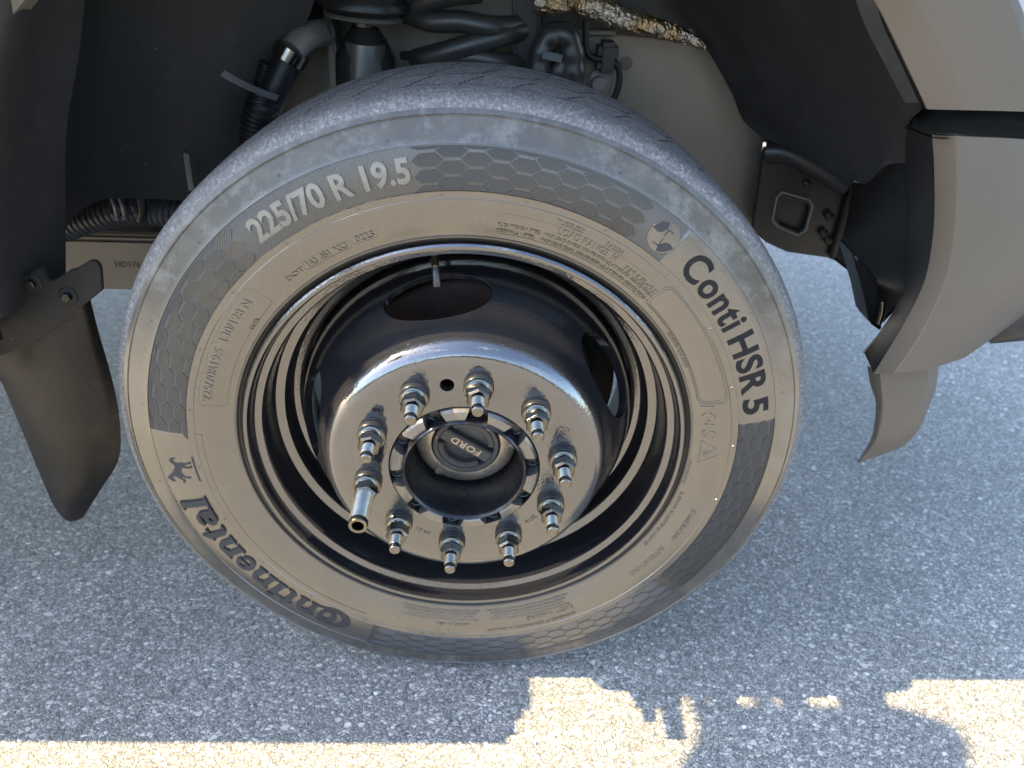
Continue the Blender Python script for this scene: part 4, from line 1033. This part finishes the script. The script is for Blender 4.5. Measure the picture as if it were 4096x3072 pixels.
tube('vent_hose', [P(630, 112, .335), P(650, 90, .35), P(672, 76, .37), P(700, 70, .40)], .017, FRAME, truck, 16, 20)
tube('foil_hose', [P(640, 100, .34), P(665, 82, .36), P(700, 68, .39)], .012, FOIL, truck, 14, 16)
def crumple(o, k=.0008):
    for v in o.data.vertices: v.co += Vector((random.uniform(-k, k), random.uniform(-k, k), random.uniform(-k, k)))
    o.data.polygons.foreach_set('use_smooth', [False]*len(o.data.polygons))
def tie_strip(pts, w, name='cable_tie'):
    V = []; F = []
    for i, p in enumerate(pts):
        t = (pts[min(i+1, len(pts)-1)]-pts[max(i-1, 0)]).normalized(); b = t.cross(Vector((0, 1, 0))).normalized()
        for s, d in ((-w, 0), (w, 0), (w, .0016), (-w, .0016)): V.append(p+b*s+Vector((0, d, 0)))
    for i in range(len(pts)-1):
        for k in range(4): F.append([i*4+k, i*4+(k+1) % 4, (i+1)*4+(k+1) % 4, (i+1)*4+k])
    F += [[0, 1, 2, 3], [len(V)-1, len(V)-2, len(V)-3, len(V)-4]]
    mesh_obj(name, V, F, TIE, truck, None, 20)
tie_strip([Vector(v) for v in spline([P(480, 158, .24), P(520, 180, .255), P(560, 198, .28), P(600, 212, .30)], 14)], .0042)
tie_strip([Vector(v) for v in spline([P(402, 332, .28), P(404, 352, .285), P(409, 385, .29), P(413, 412, .29)], 12)], .0035)
clip(402, 334, .285, .5)
crumple(tube('foil_hose', [P(1155, 2, .36), P(1200, 10, .36), P(1238, 8, .36)], [.013]*16+[.008]*4, FOIL, truck, 14, 20))
rf = [v_*.85 for v_ in [.0115, .016, .019, .020, .020, .019, .0185, .0175, .0165, .016, .015, .0145, .014, .013, .012, .011, .009, .008, .006, .004]]
crumple(tube('foil_hose', [P(1240, 2, .36), P(1285, 16, .355), P(1350, 42, .35), P(1420, 62, .345), P(1480, 80, .34), P(1525, 104, .33)], [float(v) for v in np.interp(np.linspace(0, 19, 70), range(20), rf)], FOIL, truck, 18, 70))
for pts, r_ in (([(1165, 165), (1168, 125), (1180, 92), (1205, 72), (1228, 84), (1236, 120), (1238, 160), (1236, 215)], .0155), ([(1195, 205), (1205, 160), (1222, 130), (1232, 118)], .012), ([(1212, 215), (1220, 190), (1226, 150)], .007)):
    tube('coolant_hose', [P(x_, y_, .385) for x_, y_ in pts], r_, HOSE, truck, 14, 50, ridge=.0016, ridge_pitch=.022)
tie_strip([P(1172, 118, .365), P(1200, 124, .365), P(1214, 128, .365)], .005)
tube('brake_line', [P(1266, 40, .40), P(1266, 98, .40), P(1272, 118, .40), P(1290, 127, .40), P(1318, 130, .40), P(1335, 145, .40), P(1338, 175, .40), P(1330, 205, .40), P(1318, 225, .40)], .0048, BLKPL, truck, 10, 60)
bm = bmesh.new(); c_ = P(1312, 124, .41)
box_bm(bm, (c_.x-.014, .395, c_.z-.020), (c_.x+.014, .44, c_.z+.020), None, .006); bm_obj('line_clamp', bm, CHASB, truck)
hx = lathe_mesh('apron_bolt', [(.0175, .004), (.0178, -.002), (.0140, -.004), (.0110, -.0045), (.0108, -.013), (.0090, -.0145)], 24, FRAME)
inst('apron_bolt', hx, P(1292, 179, .436), 0, truck)
plate('apron_plate', [(1252, 190), (1262, 168), (1280, 155), (1302, 152), (1312, 160), (1312, 210), (1262, 215)], .4365, FRAME, truck, .003, .0008)
hole_me = lathe_mesh('apron_hole', [(.0095, .002), (.0097, -.0006), (.002, -.0007)], 20, BLKRUB)
inst('apron_hole', hole_me, P(1352, 137, .4395), 0, truck); o = inst('apron_hole', hole_me, P(1293, 147, .4395), 0, truck); o.scale = (.7, 1, .7)

# ------------------------------------------------------------------ upper body (out of frame; shades the wheel and the ground)
box('hood', (-.62, .050, 1.09), (1.02, 1.95, 1.32), GREYP, truck, .06, 4)
box('engine_bay', (-.62, .56, .62), (.60, 1.44, 1.09), CHASB, truck, .03)
plate('fender', [(-.78, .50), (-.60, .50), (-.585, .62), (-.50, .84), (-.34, .98), (0, 1.09), (.30, 1.03), (.30, 1.30), (-.78, 1.30)], .044, GREYP, truck, .06, .004, px=False)
box('door', (-1.85, -.0145, .62), (-.62, .08, 1.42), GREYP, truck, .03, 4)
box('running_board', (-2.3, -.121, .50), (-.545, .05, .60), BLKPL, truck, .012)
box('shadow_step_block', (-.56, -.083, .51), (-.513, .04, .59), BLKPL, truck, .012)  # block added out of view to step the corner of the ground shadow
cab = bmesh.new()
pr = [(-2.3, .55), (-.66, .55), (-.60, 1.32), (-.78, 1.42), (-1.18, 1.98), (-2.25, 1.98), (-2.3, 1.9)]
for y_ in (.03, 1.97):
    pass
ringA = [cab.verts.new((x_, .02 + max(0, z_-1.35)*.22, z_)) for x_, z_ in pr]; ringB = [cab.verts.new((x_, 1.98-max(0, z_-1.35)*.22, z_)) for x_, z_ in pr]
cab.faces.new(ringA); cab.faces.new(ringB[::-1])
for k in range(len(pr)): cab.faces.new([ringA[k], ringB[k], ringB[(k+1) % len(pr)], ringA[(k+1) % len(pr)]])
bmesh.ops.bevel(cab, geom=list(cab.edges), offset=.03, segments=3, affect='EDGES')
bm_obj('cab', cab, GREYP, truck)
box('cargo_body', (-5.6, -.105, .62), (-2.36, 2.10, 2.3), GREYP, truck, .02)
plate('side_window', [(-1.72, 1.45), (-.90, 1.45), (-1.22, 1.88), (-1.72, 1.88)], .016, GLASS, truck, .02, .002, px=False)
# panel added out of view to shade the tyre and set the ground shadow's edge
plate('added_shade_panel', [(-.62, 1.10), (.95, 1.10), (.90, 1.26), (-.62, 1.30)], -.0145, GREYP, truck, .08, .012, px=False)
# trailer-tow mirror
M0 = 1.25
bm = bmesh.new()
def prism(bm, poly, z0, z1, bev=.01):
    f = bm.faces.new([bm.verts.new((x_, y_, z0)) for x_, y_ in poly]); r_ = bmesh.ops.extrude_face_region(bm, geom=[f])
    for v in [g_ for g_ in r_['geom'] if isinstance(g_, bmesh.types.BMVert)]: v.co.z = z1
    return bm
HT = .15
mx = lambda xg: xg-1.05*M0
ht = 1.05*HT
poly = [(mx(.334), -.062), (mx(.612)-ht, -.062), (mx(.655)-ht, -.078), (mx(.686)-ht, -.095), (mx(.690)-ht, -.12), (mx(.672)-ht, -.155), (mx(.655)-ht, -.34), (mx(.23), -.34), (mx(.279), -.157), (mx(.312), -.119)]
prism(bm, poly, M0, M0+HT); bm_obj('side_mirror', bm, BLKPL, truck, None, 30)
for z_ in (M0+.03, M0+.12): tube('mirror_arm', [(-1.02, .05, z_), (-1.00, -.12, z_), (-.95, -.20, z_)], .012, BLKPL, truck, 10, 8)

# ------------------------------------------------------------------ hedge across the lot, seen only in reflections
hv = []; hf = []
for k in range(16000):
    x_ = random.uniform(-45, 45); z_ = abs(random.gauss(0, 1.3)) if random.random() < .5 else random.uniform(0, 2.6)
    z_ = min(z_, 2.4+1.3*math.sin(x_*.31)+.8*math.sin(x_*.83+1)+random.random()*.5)
    y_ = -15+random.uniform(-1.4, 1.4); s_ = random.uniform(.12, .30); o = len(hv)
    d1 = Vector((random.gauss(0, 1), random.gauss(0, 1), random.gauss(0, 1))).normalized()*s_; d2 = d1.orthogonal().normalized()*s_*.6
    c_ = Vector((x_, y_, max(z_, .1))); hv += [c_-d1, c_+d2, c_+d1, c_-d2]; hf.append([o, o+1, o+2, o+3])
hd = mesh_obj('hedge', hv, hf, LEAF, None, (0, -15, 0), 0); tag(hd, 'dense green hedge across the lot behind the viewer', 'hedge')
